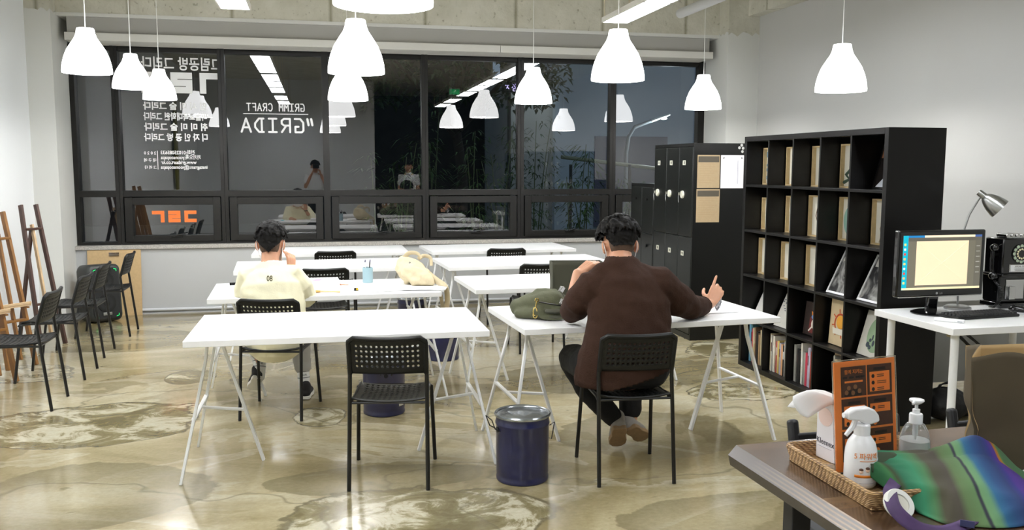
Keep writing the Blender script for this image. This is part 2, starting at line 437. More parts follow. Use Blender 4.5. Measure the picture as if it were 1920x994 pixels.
# ---------------------------------------------------------------- the window bays
EDGE = [-2.50, -2.054, -.981, .110, 1.209, 2.322, 3.441, 4.60]
WINS = []
for i in range(7):
    x0, x1 = EDGE[i], EDGE[i + 1]; h = .036
    a, b = x0 + (.055 if i == 0 else h), x1 - (.085 if i == 6 else h)
    zb, zt = .742, 2.830
    w = struct(bpy.data.objects.new('window_%d' % (i + 1), None)); COL.objects.link(w); WINS.append(w)
    m = MB()
    m.bx((x0, YG - .05, zb), (a, YG + .06, zt)); m.bx((b, YG - .05, zb), (x1, YG + .06, zt))
    m.bx((a, YG - .05, 1.252), (b, YG + .06, 1.319)); m.bx((a, YG - .05, zb), (b, YG + .06, zb + .03)); m.bx((a, YG - .03, zt - .05), (b, YG + .06, zt))
    struct(m.done('window_frame', M_frame, w, bevel=.004))
    g = MB().bx((a, YG + .02, 1.319), (b, YG + .026, zt - .05)).done('window_pane', M_glass, w, smooth=False); struct(g)
    w['pane'] = g.name
    if i in (0,):
        struct(MB().bx((a, YG + .02, zb + .03), (b, YG + .026, 1.252)).done('lower_pane', M_glass, w, smooth=False))
    else:
        m = MB(); t = .078
        lo, hi = zb + .03, 1.245
        c, d = a + .012, b - .012
        m.bx((c, YG - .065, lo), (c + t, YG + .03, hi)); m.bx((d - t, YG - .065, lo), (d, YG + .03, hi))
        m.bx((c + t, YG - .065, lo), (d - t, YG + .03, lo + t - .012)); m.bx((c + t, YG - .065, hi - t), (d - t, YG + .03, hi))
        sash = struct(m.done('sash', M_frame, w, bevel=.004))
        struct(MB().bx((c + t, YG, lo + t - .012), (d - t, YG + .006, hi - t)).done('sash_pane', M_glass, sash, smooth=False))
        hx = (c + d) / 2 + .03
        k = MB().bx((hx - .06, YG - .085, lo + .045), (hx + .06, YG - .062, lo + .066)).bar((hx - .02, YG - .1, lo + .062), (hx + .09, YG - .09, lo + .085), .016, .012)
        struct(k.done('sash_handle', M_blackM, sash, bevel=.003))
# ================================================================ trestle tables
TT = .7456
def make_trestle(root, sx, x0, y0):
    """one three-legged steel trestle; sx = +1 leans its pair of legs to +x"""
    tr = bpy.data.objects.new('trestle', None); COL.objects.link(tr); tr.parent = root; tr.location = (x0, y0, 0)
    def leg(pts, w=.026, h=.014):
        m = MB()
        for p, q in zip(pts[:-1], pts[1:]): m.bar(p, q, w, h, up=(1, 0, 0))
        return m
    zt = TT - .032
    MB().bar((0, -.24, zt - .012), (0, .24, zt - .012), .03, .022).done('rail', M_steelW, tr, bevel=.002)
    def pt(a, b, z, z1): t = (z1 - z) / z1; return tuple(a[i] + (b[i] - a[i]) * t for i in range(2)) + (z,)
    for s in (-1, 1):
        top, bend, foot = (0, s * .17, zt), (.012 * sx, s * .185, .60), (.135 * sx, s * .315, 0)
        leg([top, bend, foot]).done('leg', M_steelW, tr, bevel=.002)
    leg([(-.03 * sx, 0, zt), (-.245 * sx, 0, 0)], .03, .016).done('leg', M_steelW, tr, bevel=.002)
    B = [Vector((.012 * sx, s * .185, .60)).lerp(Vector((.135 * sx, s * .315, 0)), .48) for s in (-1, 1)]
    MB().bar(B[0], B[1], .022, .012).done('brace', M_steelW, tr, bevel=.002)
    A = Vector((-.03 * sx, 0, zt)).lerp(Vector((-.245 * sx, 0, 0)), .60)
    MB().bar(A, (B[0] + B[1]) / 2, .022, .012).cyl(A + Vector((0, -.012, 0)), A + Vector((0, .012, 0)), .006, n=8).done('brace', M_steelW, tr, bevel=.002)
    return tr
def make_table(name, label, cat, L=1.5, D=.79):
    t = thing(name, label, cat, group='white trestle tables in two columns')
    MB().bx((0, 0, TT - .032), (L, D, TT)).done('tabletop', M_tableW, t, bevel=.0025)
    make_trestle(t, -1, .085, D * .5 + .02)
    make_trestle(t, 1, L - .085, D * .5 + .02)
    return t
# (x, y of the front left corner, turn, label)
TABLES = [
    (-.648, 4.455, -.010, 'white trestle table nearest the camera, empty, with one black chair tucked at its front'),
    (-.696, 5.850, .030, 'white trestle table where the person in the yellow sweatshirt sits, with cup and papers'),
    (-.668, 7.37, .045, 'white trestle table in front of the seated person in yellow, third from the camera'),
    (-.625, 8.75, .0, 'white trestle table against the windows behind the person in yellow'),
    (1.034, 4.43, .055, 'white trestle table where the person in the brown cardigan leans'),
    (1.046, 5.95, .04, 'empty white trestle table right in front of the person in the brown cardigan'),
    (1.065, 7.35, .055, 'white trestle table between the paper bag and the table by the windows, right column'),
    (1.095, 8.70, .055, 'white trestle table against the windows in the right column, near the low lockers'),
]
t0 = None
for x, y, a, lab in TABLES:
    if t0 is None:
        t0 = make_table('trestle_table', lab, 'table'); t0.location = (x, y, 0); t0.rotation_euler = (0, 0, a)
    else: dup(t0, (x, y, 0), a, lab)
# ================================================================ perforated stacking chairs
def perf(nu, nv, fn, hole=.30, skip=None, n=8):
    """a plate of nu x nv cells, each with a round hole; fn(u, v) -> point"""
    m = MB(); vs = {}
    def V(i, j):
        k = (round(i * 2), round(j * 2))
        if k not in vs: vs[k] = m.b.verts.new(fn(i / nu, j / nv))
        return vs[k]
    for i in range(nu):
        for j in range(nv):
            out = [V(i, j), V(i + .5, j), V(i + 1, j), V(i + 1, j + .5), V(i + 1, j + 1), V(i + .5, j + 1), V(i, j + 1), V(i, j + .5)]
            if skip and skip(i, j): m.b.faces.new(out); continue
            inn = []
            for k in range(8):
                a = -3 * pi / 4 + k * pi / 4
                inn.append(m.b.verts.new(fn((i + .5 + hole * cos(a)) / nu, (j + .5 + hole * sin(a)) / nv)))
            for k in range(8):
                m.b.faces.new((out[k], out[(k + 1) % 8], inn[(k + 1) % 8], inn[k]))
    return m
def make_chair():
    c = thing('stacking_chair', 'x', 'chair')
    # seat: dished plate whose front edge rolls down
    def sf(u, v):
        x = (u - .5) * .355; y = -.185 + .385 * v
        z = .452 - .016 * (1 - (2 * u - 1) ** 2) - .012 * sin(pi * min(1, v * 1.1))
        if v > .86: z -= ((v - .86) / .14) ** 2 * .034
        return Vector((x, y, z))
    perf(13, 13, sf, .26, skip=lambda i, j: i in (0, 12) or j in (0, 11, 12)).done('seat', M_black, c, solid=.006)
    m = MB()
    e = [sf(0, v / 12) for v in range(13)] + [sf(u / 12, 1) for u in range(1, 12)] + [sf(1, v / 12) for v in range(12, -1, -1)] + [sf(u / 12, 0) for u in range(11, 0, -1)]
    m.tube(e, .0065, 6, closed=True)
    m.done('seat_rim', M_black, c)
    # backrest: 13 x 5 holes, rounded corners, sleeves over the two tubes
    def lean(z): return -.172 - .30 * max(0, z - .565)
    def bf(u, v):
        z = .578 + .187 * v; x = (u - .5) * .372
        ed = abs(2 * u - 1)
        if v > .75 and ed > .86: z -= ((ed - .86) / .14) ** 2 * .022 * ((v - .75) / .25)
        return Vector((x, lean(z) - .022 * (1 - ed ** 2), z - .006 * (1 - ed ** 2) * v))
    bk = perf(15, 7, bf, .27, skip=lambda i, j: i in (0, 14) or j in (0, 6)).done('backrest', M_black, c, solid=.007)
    m = MB()
    top = [(-.186, lean(.575), .575), (-.186, lean(.735), .735)] + [tuple(bf(u / 14, 1)) for u in range(15)] + [(.186, lean(.735), .735), (.186, lean(.575), .575)]
    m.tube(top, .0125, 8); m.done('sleeve', M_black, bk)
    for s in (-1, 1):
        MB().tube([(s * .193, -.235, .002), (s * .188, -.172, .56), (s * .186, lean(.60), .60)], .0105, 10).done('leg', M_blackM, c)
        MB().tube([(s * .207, .235, .002), (s * .192, .178, .425), (s * .17, .17, .433)], .0105, 10).done('leg', M_blackM, c)
        m = MB().tube([(s * .19, -.187, .428), (s * .182, -.1, .432), (s * .182, .165, .432)], .008, 8)
        m.done('side_rail', M_blackM, c)
    MB().tube([(-.19, .172, .43), (.19, .172, .43)], .009, 8).done('crossbar', M_blackM, c)
    MB().tube([(-.187, -.182, .43), (.187, -.182, .43)], .007, 8).done('crossbar', M_blackM, c)
    return c
ch = make_chair()
CHAIRS = [
    (.352, 4.492, -.172, 'empty black perforated chair facing the nearest white table', 'chairs at the white tables'),
    (-.262, 5.852, -.225, 'black perforated chair under the person in the pale yellow sweatshirt', 'chairs at the white tables'),
    (1.548, 4.310, -.075, 'black perforated chair under the person in the brown cardigan', 'chairs at the white tables'),
    (.035, 7.475, .03, 'empty black chair behind the art book, facing the third table of the left column', 'chairs at the white tables'),
    (.155, 8.93, .02, 'empty black chair facing the table by the windows, behind the blue cup', 'chairs at the white tables'),
    (1.850, 7.475, -.02, 'empty black chair whose backrest shows beside the dark paper bag', 'chairs at the white tables'),
    (1.845, 8.91, -.03, 'empty black chair at the window table of the right column', 'chairs at the white tables'),
    (-1.945, 6.335, pi / 2, 'black chair in the row along the easels, the one nearest the camera', 'chairs in a row before the easels'),
    (-1.950, 7.205, pi / 2, 'second black chair of the row along the easels, in front of the dark easel', 'chairs in a row before the easels'),
    (-1.985, 7.995, pi / 2, 'third black chair of the row along the easels, before the loudspeaker', 'chairs in a row before the easels'),
    (-1.965, 8.940, pi / 2, 'black chair at the window end of the row, before the fibreboard sheet', 'chairs in a row before the easels'),
    (1.675, 2.325, pi, 'black chair behind the wooden table, peeking out beside the tissue box', 'chairs behind the wooden table'),
    (2.285, 2.345, pi + .05, 'black chair behind the wooden table, peeking out beside the brown paper bag', 'chairs behind the wooden table'),
]
for i, (x, y, a, lab, g) in enumerate(CHAIRS[:11]):
    if i == 0: ch.location = (x, y, 0); ch.rotation_euler = (0, 0, a); tag(ch, lab, None, g)
    else: dup(ch, (x, y, 0), a, lab, g)
# plainer wooden chairs tucked behind the foreground table
M_blackWood = mat('black_stained_wood', (26, 26, 28), 0.5, var=.15, vscale=12)
def make_wood_chair():
    c = thing('wooden_chair', 'x', 'chair')
    MB().box((0, 0, .45), (.40, .40, .035)).done('seat', M_blackWood, c, bevel=.01)
    for s in (-1, 1):
        MB().bar((s * .175, -.19, 0), (s * .175, -.17, .45), .035, .03).bar((s * .175, -.17, .45), (s * .185, -.235, .772), .035, .028).done('leg', M_blackWood, c, bevel=.01)
        MB().bar((s * .17, .17, 0), (s * .17, .165, .44), .035, .035).done('leg', M_blackWood, c, bevel=.006)
    MB().bar((-.18, -.218, .70), (.18, -.218, .70), .016, .06).done('backrest', M_blackWood, c, bevel=.006)
    for s in (-1, 1): MB().bar((s * .17, -.165, .40), (s * .17, .165, .40), .02, .05).done('apron', M_blackWood, c)
    return c
wc = make_wood_chair()
for i, (x, y, a, lab, g) in enumerate(CHAIRS[11:]):
    if i == 0: wc.location = (x, y, 0); wc.rotation_euler = (0, 0, a); tag(wc, lab, None, g)
    else: dup(wc, (x, y, 0), a, lab, g)
# ================================================================ pendants
def make_pendant():
    p = thing('pendant_lamp', 'x', 'lamp')
    prof = [(.140, 0), (.1405, .012), (.137, .045), (.126, .09), (.108, .135), (.083, .175), (.063, .205), (.053, .232), (.050, .255), (.046, .262), (.02, .264)]
    inner = [(r - .003, h + .001) for r, h in prof[::-1] if r > .03]
    m = MB(); m.lathe(prof, n=40, cap0=False, cap1=True)
    m.lathe([(.136, .0)] + [(r - .004, h) for r, h in prof[1:-2]] + [(.02, .252)], n=40, cap0=False, cap1=True)
    m.lathe([(.140, 0), (.136, 0)], n=40, cap0=False, cap1=False)
    m.done('lamp_shade', M_shade, p)
    MB().cyl((0, 0, 0), (0, 0, ZC - 2.302), .0035, n=8).done('cord', M_cord, p, loc=(0, 0, .262))
    MB().lathe([(.012, .15), (.03, .135), (.034, .11), (.026, .085), (.006, .075)], n=16).done('bulb', M_shade, p)
    MB().cyl((0, 0, .148), (0, 0, .254), .018, n=14).done('socket', M_cord, p)
    return p
def pend_light(x, y, z):
    l = bpy.data.lights.new('pendant_bulb', 'POINT'); l.energy = BULB_W; l.color = (1, .98, .95); l.shadow_soft_size = .05
    o = bpy.data.objects.new('pendant_bulb', l); COL.objects.link(o); o.location = (x, y, z + .05)
PEND = [
    (-1.42, 6.25, 2.173, .30, 'white bell pendant lamp on the far left, nearest of the left row of three'),
    (-1.48, 7.99, 2.219, .30, 'white bell pendant lamp, middle one of the left row of three'),
    (-1.42, 8.98, 2.200, .30, 'white bell pendant lamp nearest the windows in the left row, over the lettering'),
    (.262, 3.51, 2.194, .38, 'huge looking white bell pendant lamp cut off by the top edge of the photo'),
    (.277, 6.21, 2.207, .38, 'white bell pendant lamp right under the one cut off at the top'),
    (.309, 8.78, 2.210, .38, 'white bell pendant lamp half hidden under another lamp near the centre left'),
    (2.154, 8.88, 2.218, .38, 'small white bell pendant lamp at the centre, touching a white reflection'),
    (2.120, 6.18, 2.198, .38, 'large white bell pendant lamp hanging below the long LED panel'),
    (3.998, 8.885, 2.189, .38, 'white bell pendant lamp by the right window edge, above the lockers'),
    (3.956, 6.273, 2.164, .38, 'white bell pendant lamp before the plain grey right wall, above the bookshelf'),
]
p0 = make_pendant()
for i, (x, y, z, D, lab) in enumerate(PEND):
    if i == 0: o = p0; o.location = (x, y, z); tag(o, lab, None, 'white bell pendant lamps')
    else: o = dup(p0, (x, y, z), 0, lab, 'white bell pendant lamps')
    o.scale = (D / .28,) * 3
    for c_ in o.children:
        if c_.name.startswith('cord'): c_.scale = (.28 / D, .28 / D, (ZC - z - .262 * D / .28) / ((ZC - 2.302) * D / .28)); c_.location.z = .262
    pend_light(x, y, z)
# ================================================================ ceiling LED panels on hangers
M_fix = mat('white_fixture_metal', (225, 222, 214), .4)
M_hang = mat('cream_hanger_strip', (206, 198, 172), .6)
def make_panel():
    p = thing('led_panel', 'x', 'light')
    MB().bx((-.135, -.56, .012), (.135, .56, .05)).bx((-.135, -.56, 0), (-.122, .56, .012)).bx((.122, -.56, 0), (.135, .56, .012)).bx((-.122, -.56, 0), (.122, -.547, .012)).bx((-.122, .547, 0), (.122, .56, .012)).done('frame', M_fix, p, bevel=.002)
    MB().bx((-.122, -.547, .003), (.122, .547, .011)).done('diffuser', M_led, p)
    for y in (-.5, .5):
        MB().bx((-.13, y - .012, .05), (-.122, y + .012, ZC - 2.98)).bx((.122, y - .012, .05), (.13, y + .012, ZC - 2.98)).bx((-.13, y - .012, .05), (.13, y + .012, .055)).done('hanger', M_hang, p)
    return p
PAN = []
for side, xs, ys in (('left', -.68, (7.99, 6.85, 5.55, 4.37, 3.1, 1.2, -.3)), ('right', 2.88, (7.95, 6.82, 5.55, 4.37, 3.1, 1.2, -.3))):
    for k, y in enumerate(ys): PAN.append((side, k, xs, y))
ordn = ['nearest the windows', 'second from the windows', 'third from the windows', 'fourth from the windows', 'fifth from the windows', 'sixth from the windows', 'seventh from the windows']
pn = make_panel()
for i, (sd, k, x, y) in enumerate(PAN):
    lab = 'long white LED panel of the %s ceiling row, %s' % (sd, ordn[k])
    if i == 0: pn.location = (x, y, 2.98); tag(pn, lab, None, 'ceiling LED panels')
    else: dup(pn, (x, y, 2.98), 0, lab, 'ceiling LED panels')
# silver duct and a dark cable channel under the ceiling
d = MB().cyl((3.83, 9.15, 3.21), (3.83, 4.5, 3.21), .05, n=20).cyl((3.83, 7.6, 3.21), (3.83, 7.58, 3.21), .053, n=20).done('ventilation_pipe', mat('pale_grey_pipe', (205, 206, 206), .4))
tag(d, 'pale grey round pipe under the ceiling above the lockers', 'pipe')
d = MB().bx((-2.20, 6.2, 3.26), (-2.13, 9.6, 3.30)).bx((-2.20, 6.2, 3.30), (-2.19, 9.6, 3.34)).done('cable_channel', M_dark)
tag(d, 'dark metal cable channel under the ceiling in the upper left corner', 'cable channel')
# ================================================================ steel pails
M_navy = mat('navy_enamel_paint', (29, 32, 72), .3, var=.18, vscale=14, coat=.4, bump=.05, bscale=25)
M_lid = mat('galvanised_lid', (160, 166, 172), .22, .85, bump=.05, bscale=30)
M_wire = mat('dark_wire', (45, 46, 52), .4, .6)
def make_pail():
    p = thing('metal_pail', 'x', 'pail')
    prof = [(.128, 0), (.133, .004), (.134, .018), (.130, .026), (.133, .04), (.1345, .17), (.135, .285), (.1385, .292), (.1385, .30), (.135, .307), (.136, .335)]
    MB().lathe(prof, n=40).done('pail_body', M_navy, p)
    MB().lathe([(.134, .330), (.1425, .333), (.1435, .342), (.139, .348), (.133, .346), (.128, .338), (.09, .337), (.086, .340), (.03, .340)], n=40, cap0=False).box((-.055, .03, .339), (.014, .05, .006)).done('lid', M_lid, p)
    for s in (-1, 1):
        m = MB().tube([(s * .137, -.035, .27), (s * .165, -.035, .285), (s * .185, -.04, .335) if s < 0 else (s * .146, -.04, .20), (s * .188, .03, .34) if s < 0 else (s * .147, .03, .19), (s * .165, .035, .285) if s < 0 else (s * .147, .035, .25), (s * .137, .035, .27)], .0028, 8)
        m.cyl((s * .132, 0, .27), (s * .142, 0, .27), .014, n=12)
        m.done('handle', M_wire, p)
    return p
PAILS = [
    (.995, 4.305, .2, 'navy blue metal pail with a shiny lid in the aisle, in full view'),
    (.395, 5.69, 1.6, 'navy blue metal pail with a shiny lid and white sticker, behind the nearest empty chair'),
    (.99, 7.22, .9, 'navy blue metal pail seen between table legs beyond the nearest table'),
    (.86, 8.42, 2.3, 'navy blue metal pail under the tables near the windows, by the tote strap'),
]
b0 = make_pail()
for i, (x, y, a, lab) in enumerate(PAILS):
    o = b0 if i == 0 else dup(b0, (x, y, 0), a, lab, 'navy metal pails')
    if i == 0: o.location = (x, y, 0); o.rotation_euler = (0, 0, a); tag(o, lab, None, 'navy metal pails')
    if i == 1:
        st = MB().grid(6, 1, lambda u, v: Vector((.1352 * cos(-pi / 2 - 1.0 + .35 * u), .1352 * sin(-pi / 2 - 1.0 + .35 * u), .06 + .05 * v))).done('sticker', M_paper, o, solid=.0006)
        st.rotation_euler = (0, 0, .1)
# ================================================================ easels, speaker, fibreboard at the left
M_oak = mat('honey_oak_wood', (132, 90, 40), .5, var=.16, vscale=9)
M_wal = mat('dark_walnut_wood', (66, 40, 30), .5, var=.22, vscale=9)
M_raw = mat('raw_pine_wood', (198, 170, 132), .6, var=.15, vscale=12)
def make_easel(label, m1, m2, H, loc, rz, tray=True):
    """A-frame studio easel; front faces +x, the back strut leans to the wall"""
    e = thing('easel', label, 'easel', loc, rz, 'easels against the left wall')
    def P(t, s): return Vector((.0 - .30 * t * H / 1.5, s * (.115 - .045 * t), H * t))
    for s in (-1, 1):
        MB().bar(P(0, s), P(1, s), .045, .022, up=(0, 1, 0)).done('leg', m1, e, bevel=.002)
    MB().bar(P(.83, -1) + Vector((.012, 0, 0)), P(.83, 1) + Vector((.012, 0, 0)), .05, .018).done('crossbar', m1, e, bevel=.002)
    MB().bar(P(.30, -1), P(.30, 1), .05, .018).done('crossbar', m1, e, bevel=.002)
    MB().bar(P(.05, 0), P(.86, 0), .035, .018, up=(0, 1, 0)).done('mast', m2, e, bevel=.002)
    q = P(.82, 0)
    MB().bar(q + Vector((-.02, 0, 0)), (-.49, 0, .01), .038, .02, up=(0, 1, 0)).done('back_strut', m1, e, bevel=.002)
    MB().cyl(q + Vector((-.02, -.05, 0)), q + Vector((-.02, .05, 0)), .005, n=8).done('hinge', M_steel, e)
    if tray:
        c = P(.40, 0) + Vector((.045, 0, 0))
        MB().box(c, (.06, .24, .022)).box(c + Vector((.028, 0, .014)), (.012, .24, .02)).done('tray', M_raw, e, bevel=.002, rot=None)
        for s in (-1, 1): MB().bar(c + Vector((-.06, s * .08, -.018)), c + Vector((.05, s * .08, -.018)), .02, .012).done('tray_peg', m2, e)
    return e
# ================================================================ loudspeaker
def make_speaker():
    s = thing('loudspeaker', 'black party loudspeaker with green glowing corner lights, behind the row of chairs', 'loudspeaker')
    m = MB()
    def rr(x, y, r, n=6):
        out = []
        for cx, cy, a in ((x - r, y - r, 0), (-x + r, y - r, pi / 2), (-x + r, -y + r, pi), (x - r, -y + r, 3 * pi / 2)):
            for k in range(n + 1): out.append((cx + r * cos(a + k * pi / 2 / n), cy + r * sin(a + k * pi / 2 / n)))
        return out
    Mx = Matrix(((1, 0, 0, 0), (0, 0, -1, 0), (0, 1, 0, .29), (0, 0, 0, 1)))   # outline in x-z, depth along y
    rings = []
    for d, k in ((-.15, .88), (-.135, .97), (-.12, 1.0), (.10, 1.0), (.15, .93), (.16, .86)):
        rings.append([m.b.verts.new(Vector((x * k, d, .29 + y * (k if k < 1 else 1)))) for x, y in rr(.165, .288, .055)])
    m.skin(rings)
    m.done('cabinet', mat('charcoal_speaker_shell', (44, 47, 46), .45, bump=.06, bscale=250), s)
    m = MB()
    m.prism(rr(.135, .255, .05), .147, .157, Mx)
    m.done('grille', mat('black_speaker_cloth', (24, 25, 25), .75, bump=.2, bscale=400), s)
    for z, r in ((.42, .085), (.19, .095)):
        Ml = Matrix(((1, 0, 0, 0), (0, 0, -1, -.155), (0, 1, 0, z), (0, 0, 0, 1)))
        MB().lathe([(r, 0), (r, .006), (r * .92, .008), (r * .5, -.004), (r * .3, .004), (.004, .008)], n=28, M=Ml).done('driver', M_black, s)
    MB().bx((-.065, -.168, .515), (.065, -.158, .545)).done('control_panel', M_blackM, s, bevel=.004)
    MB().bx((-.045, -.168, .065), (.045, -.158, .095)).done('badge', M_steel, s, bevel=.004)
    g = mat('green_led', (20, 220, 110), .4, emis=.9)
    for x, z in ((-.115, .525), (.115, .525), (-.115, .055), (.115, .055)):
        MB().tube([(x, -.16, z - math.copysign(.02, z - .3)), (x, -.162, z), (x - math.copysign(.025, x), -.16, z + math.copysign(.008, z - .3))], .0026, 8).done('corner_light', g, s)
    return s
sp = make_speaker(); sp.location = (-2.19, 9.72, .003); sp.rotation_euler = (-.06, 0, .62)
fb = thing('drawing_board', 'sheet of tan fibreboard leaning on the wall under the windowsill', 'board', (-2.115, 10.03, 0))
MB().bx((-.265, -.004, 0), (.265, .004, .70)).done('sheet', mat('tan_fibreboard', (196, 168, 124), .8, var=.06, vscale=40), fb, rot=(-.075, 0, 0))
MB().bx((-.05, -.016, .655), (.05, .004, .672)).bx((-.05, -.016, .635), (.05, -.008, .640)).cyl((-.05, -.014, .648), (.05, -.014, .648), .004, n=8).done('clip', M_chrome, fb, rot=(-.075, 0, 0))
make_easel('honey coloured wooden easel leaning by the left wall, with a pale tray', M_oak, M_oak, 1.22, (-2.30, 7.56, 0), -.70)
make_easel('dark walnut easel leaning by the left wall, behind the honey one', M_wal, M_raw, 1.24, (-2.31, 8.45, 0), -.72, tray=False)
make_easel('honey coloured easel half cut off by the left edge of the photo', M_oak, M_oak, 1.3, (-2.27, 6.98, 0), -.70)
# ================================================================ cube bookshelf (room divider)
M_bb = mat('black_brown_laminate', (13, 12, 11), .38, spec=.3, var=.12, vscale=6)
SX, SY, SL, SD = 3.2975, 4.709, 1.82, .39
sh = thing('cube_bookshelf', 'tall black bookshelf of five by five open cubes with frames and books', 'bookshelf', (SX, SY, 0))
OT, IT = .038, .0175; CELL = (SL - 2 * OT - 4 * IT) / 5
for y in (0, SL - OT): MB().bx((0, y, 0), (SD, y + OT, SL)).done('side_panel', M_bb, sh, bevel=.0015)
MB().bx((0, OT, SL - OT), (SD, SL - OT, SL)).done('top_panel', M_bb, sh, bevel=.0015)
MB().bx((0, OT, 0), (SD, SL - OT, OT)).done('bottom_panel', M_bb, sh, bevel=.0015)
for k in range(4):
    z = OT + CELL * (k + 1) + IT * k
    MB().bx((.002, OT, z), (SD - .012, SL - OT, z + IT)).done('shelf_board', M_bb, sh, bevel=.001)
    for r in range(5):
        zz = OT + (CELL + IT) * r
        if r == 0: dv = MB()
        dv.bx((.002, z, zz + .0002), (SD - .012, z + IT, zz + CELL - .0002))
    dv.done('divider', M_bb, sh, bevel=.001)
MB().bx((SD - .01, .01, .01), (SD - .004, SL - .01, SL - OT - .012)).done('back_panel', mat('black_hardboard', (6, 6, 6), .9, spec=.1), sh)
def cell(c, r):
    """world (y_lo, y_hi, z floor) of column c (0 = far end) and row r (0 = top)"""
    yh = SY + SL - OT - c * (CELL + IT)
    return yh - CELL, yh, OT + (4 - r) * (CELL + IT)
COLN = ['far', 'second', 'middle', 'fourth', 'near']
ROWN = ['top', 'second', 'middle', 'fourth', 'bottom']
M_pine = mat('pale_pine_frame', (208, 184, 138), .55, var=.08, vscale=25)
M_mount = mat('ivory_mount_board', (232, 229, 216), .8)
def shadow_frame(c, r, w, h, x, art, what):
    yl, yh, z = cell(c, r); yc = (yl + yh) / 2 + .024; w = .265
    f = thing('shadow_frame', 'deep pale pine frame %s, %s row, %s column of the bookshelf' % (what, ROWN[r], COLN[c]), 'picture frame', (x, yc, z + .0005), 0, 'pine frames in the bookshelf')
    t, d = .010, .040
    m = MB().bx((0, -w / 2, 0), (d, -w / 2 + t, h)).bx((0, w / 2 - t, 0), (d, w / 2, h)).bx((0, -w / 2 + t, 0), (d, w / 2 - t, t)).bx((0, -w / 2 + t, h - t), (d, w / 2 - t, h))
    m.done('frame', M_pine, f)
    a = MB().bx((d - .012, -w / 2 + t, t), (d - .004, w / 2 - t, h - t)).done('mount', M_mount, f)
    if art: art(f, w, h, d - .012)
def art_line(rgb, pts, r=.003):
    def fn(f, w, h, x):
        MB().tube([(x - .002, w * a, h * b) for a, b in pts], r, 6).done('artwork', mat('ink_%d_%d_%d' % rgb, rgb, .7), f)
    return fn
def art_disc(rgb, a, b, ry, rz):
    def fn(f, w, h, x):
        MB().prism([(ry * cos(k * pi / 16), rz * sin(k * pi / 16)) for k in range(32)], 0, .002, Matrix(((0, 0, 1, x - .002), (1, 0, 0, w * a), (0, 1, 0, h * b), (0, 0, 0, 1)))).done('artwork', mat('ink_%d_%d_%d' % rgb, rgb, .7), f)
    return fn
def art_bands(f, w, h, x):
    m = MB()
    for z, dz in ((.74, .15), (.5, .06), (.36, .08), (.14, .10)): m.bx((x - .0015, -w * .3, h * z), (x, w * .46, h * (z + dz)))
    m.done('artwork', mat('faded_blue_ink', (120, 152, 178), .7), f)
FR = [(0, 0, .25, .285, 3.435, art_bands, 'with blue bands inside'), (1, 0, .25, .285, 3.435, None, 'with a blank sheet'),
      (2, 0, .25, .285, 3.438, None, 'with an empty white sheet'), (3, 0, .25, .29, 3.44, art_line((70, 92, 78), [(.44, .12), (.2, .2), (.36, .3), (.12, .45), (.0, .8)], .012), 'with a dark plant drawing'),
      (0, 1, .25, .25, 3.435, art_line((206, 202, 160), [(.0, .1), (.0, .9)], .02), 'with olive coloured paper'), (1, 1, .25, .275, 3.445, art_line((80, 60, 50), [(.26, .15), (.24, .5), (.28, .62), (.2, .75)]), 'with a thin branch drawing'),
      (2, 1, .25, .29, 3.425, art_line((110, 80, 66), [(.18, .35), (.27, .5), (.2, .7), (.1, .62)]), 'with a looped brown line'), (3, 1, .25, .29, 3.445, art_disc((150, 190, 178), .12, .45, .08, .1), 'with a pale green shape'),
      (4, 1, .25, .29, 3.455, art_line((190, 176, 150), [(.3, .05), (.22, .2), (.28, .35), (.2, .5)], .004), 'with a faint sketch'),
      (0, 2, .25, .285, 3.42, None, 'with a plain white sheet'), (1, 2, .25, .285, 3.42, None, 'with an unmarked white sheet'), (2, 2, .25, .29, 3.42, None, 'with a white card')]
for a in FR: shadow_frame(*a)
# flat pictures leaning back in their cubes
def lean_picture(c, r, w, h, x, ang, frame_m, name, label, face, t=.008, d=.018):
    yl, yh, z = cell(c, r); yc = (yl + yh) / 2
    f = thing(name, label, 'picture', (x, yc, z + .004), 0, 'pictures leaning in the bookshelf')
    g = bpy.data.objects.new('panel', None)
    R = (0, ang, 0)
    if frame_m:
        m = MB().bx((0, -w / 2, 0), (d, -w / 2 + t, h)).bx((0, w / 2 - t, 0), (d, w / 2, h)).bx((0, -w / 2 + t, 0), (d, w / 2 - t, t)).bx((0, -w / 2 + t, h - t), (d, w / 2 - t, h))
        m.done('frame', frame_m, f, rot=R)
        MB().bx((.005, -w / 2 + t, t), (d - .003, w / 2 - t, h - t)).done('print', face, f, rot=R)
    else:
        MB().bx((0, -w / 2, 0), (d, w / 2, h)).done('board', face, f, rot=R, bevel=.001)
    return f, R
def swirl_mat(name, c0, c1, scale, seed=0.0):
    m = bpy.data.materials.new(name); m.use_nodes = True
    nt = m.node_tree; N = nt.nodes.new; L = nt.links.new; b = nt.nodes['Principled BSDF']
    tc = N('ShaderNodeTexCoord'); mp = N('ShaderNodeMapping'); mp.inputs['Location'].default_value = (seed, seed, seed); L(tc.outputs['Object'], mp.inputs[0])
    n = N('ShaderNodeTexNoise'); n.inputs['Scale'].default_value = scale; n.inputs['Detail'].default_value = 6; n.inputs['Distortion'].default_value = 3.0; L(mp.outputs[0], n.inputs[0])
    r = N('ShaderNodeValToRGB'); e = r.color_ramp.elements; e[0].position = .42; e[0].color = lin(c0); e[1].position = .66; e[1].color = lin(c1)
    L(n.outputs['Fac'], r.inputs[0]); L(r.outputs[0], b.inputs['Base Color']); b.inputs['Roughness'].default_value = .25
    return m
M_whitefr = mat('white_picture_frame', (236, 236, 238), .4)
f, R = lean_picture(4, 0, .27, .315, 3.43, .27, M_blackM, 'leaning_picture', 'dark framed picture with a white peak, top row, near column of the bookshelf', mat('dark_print', (34, 30, 28), .2))
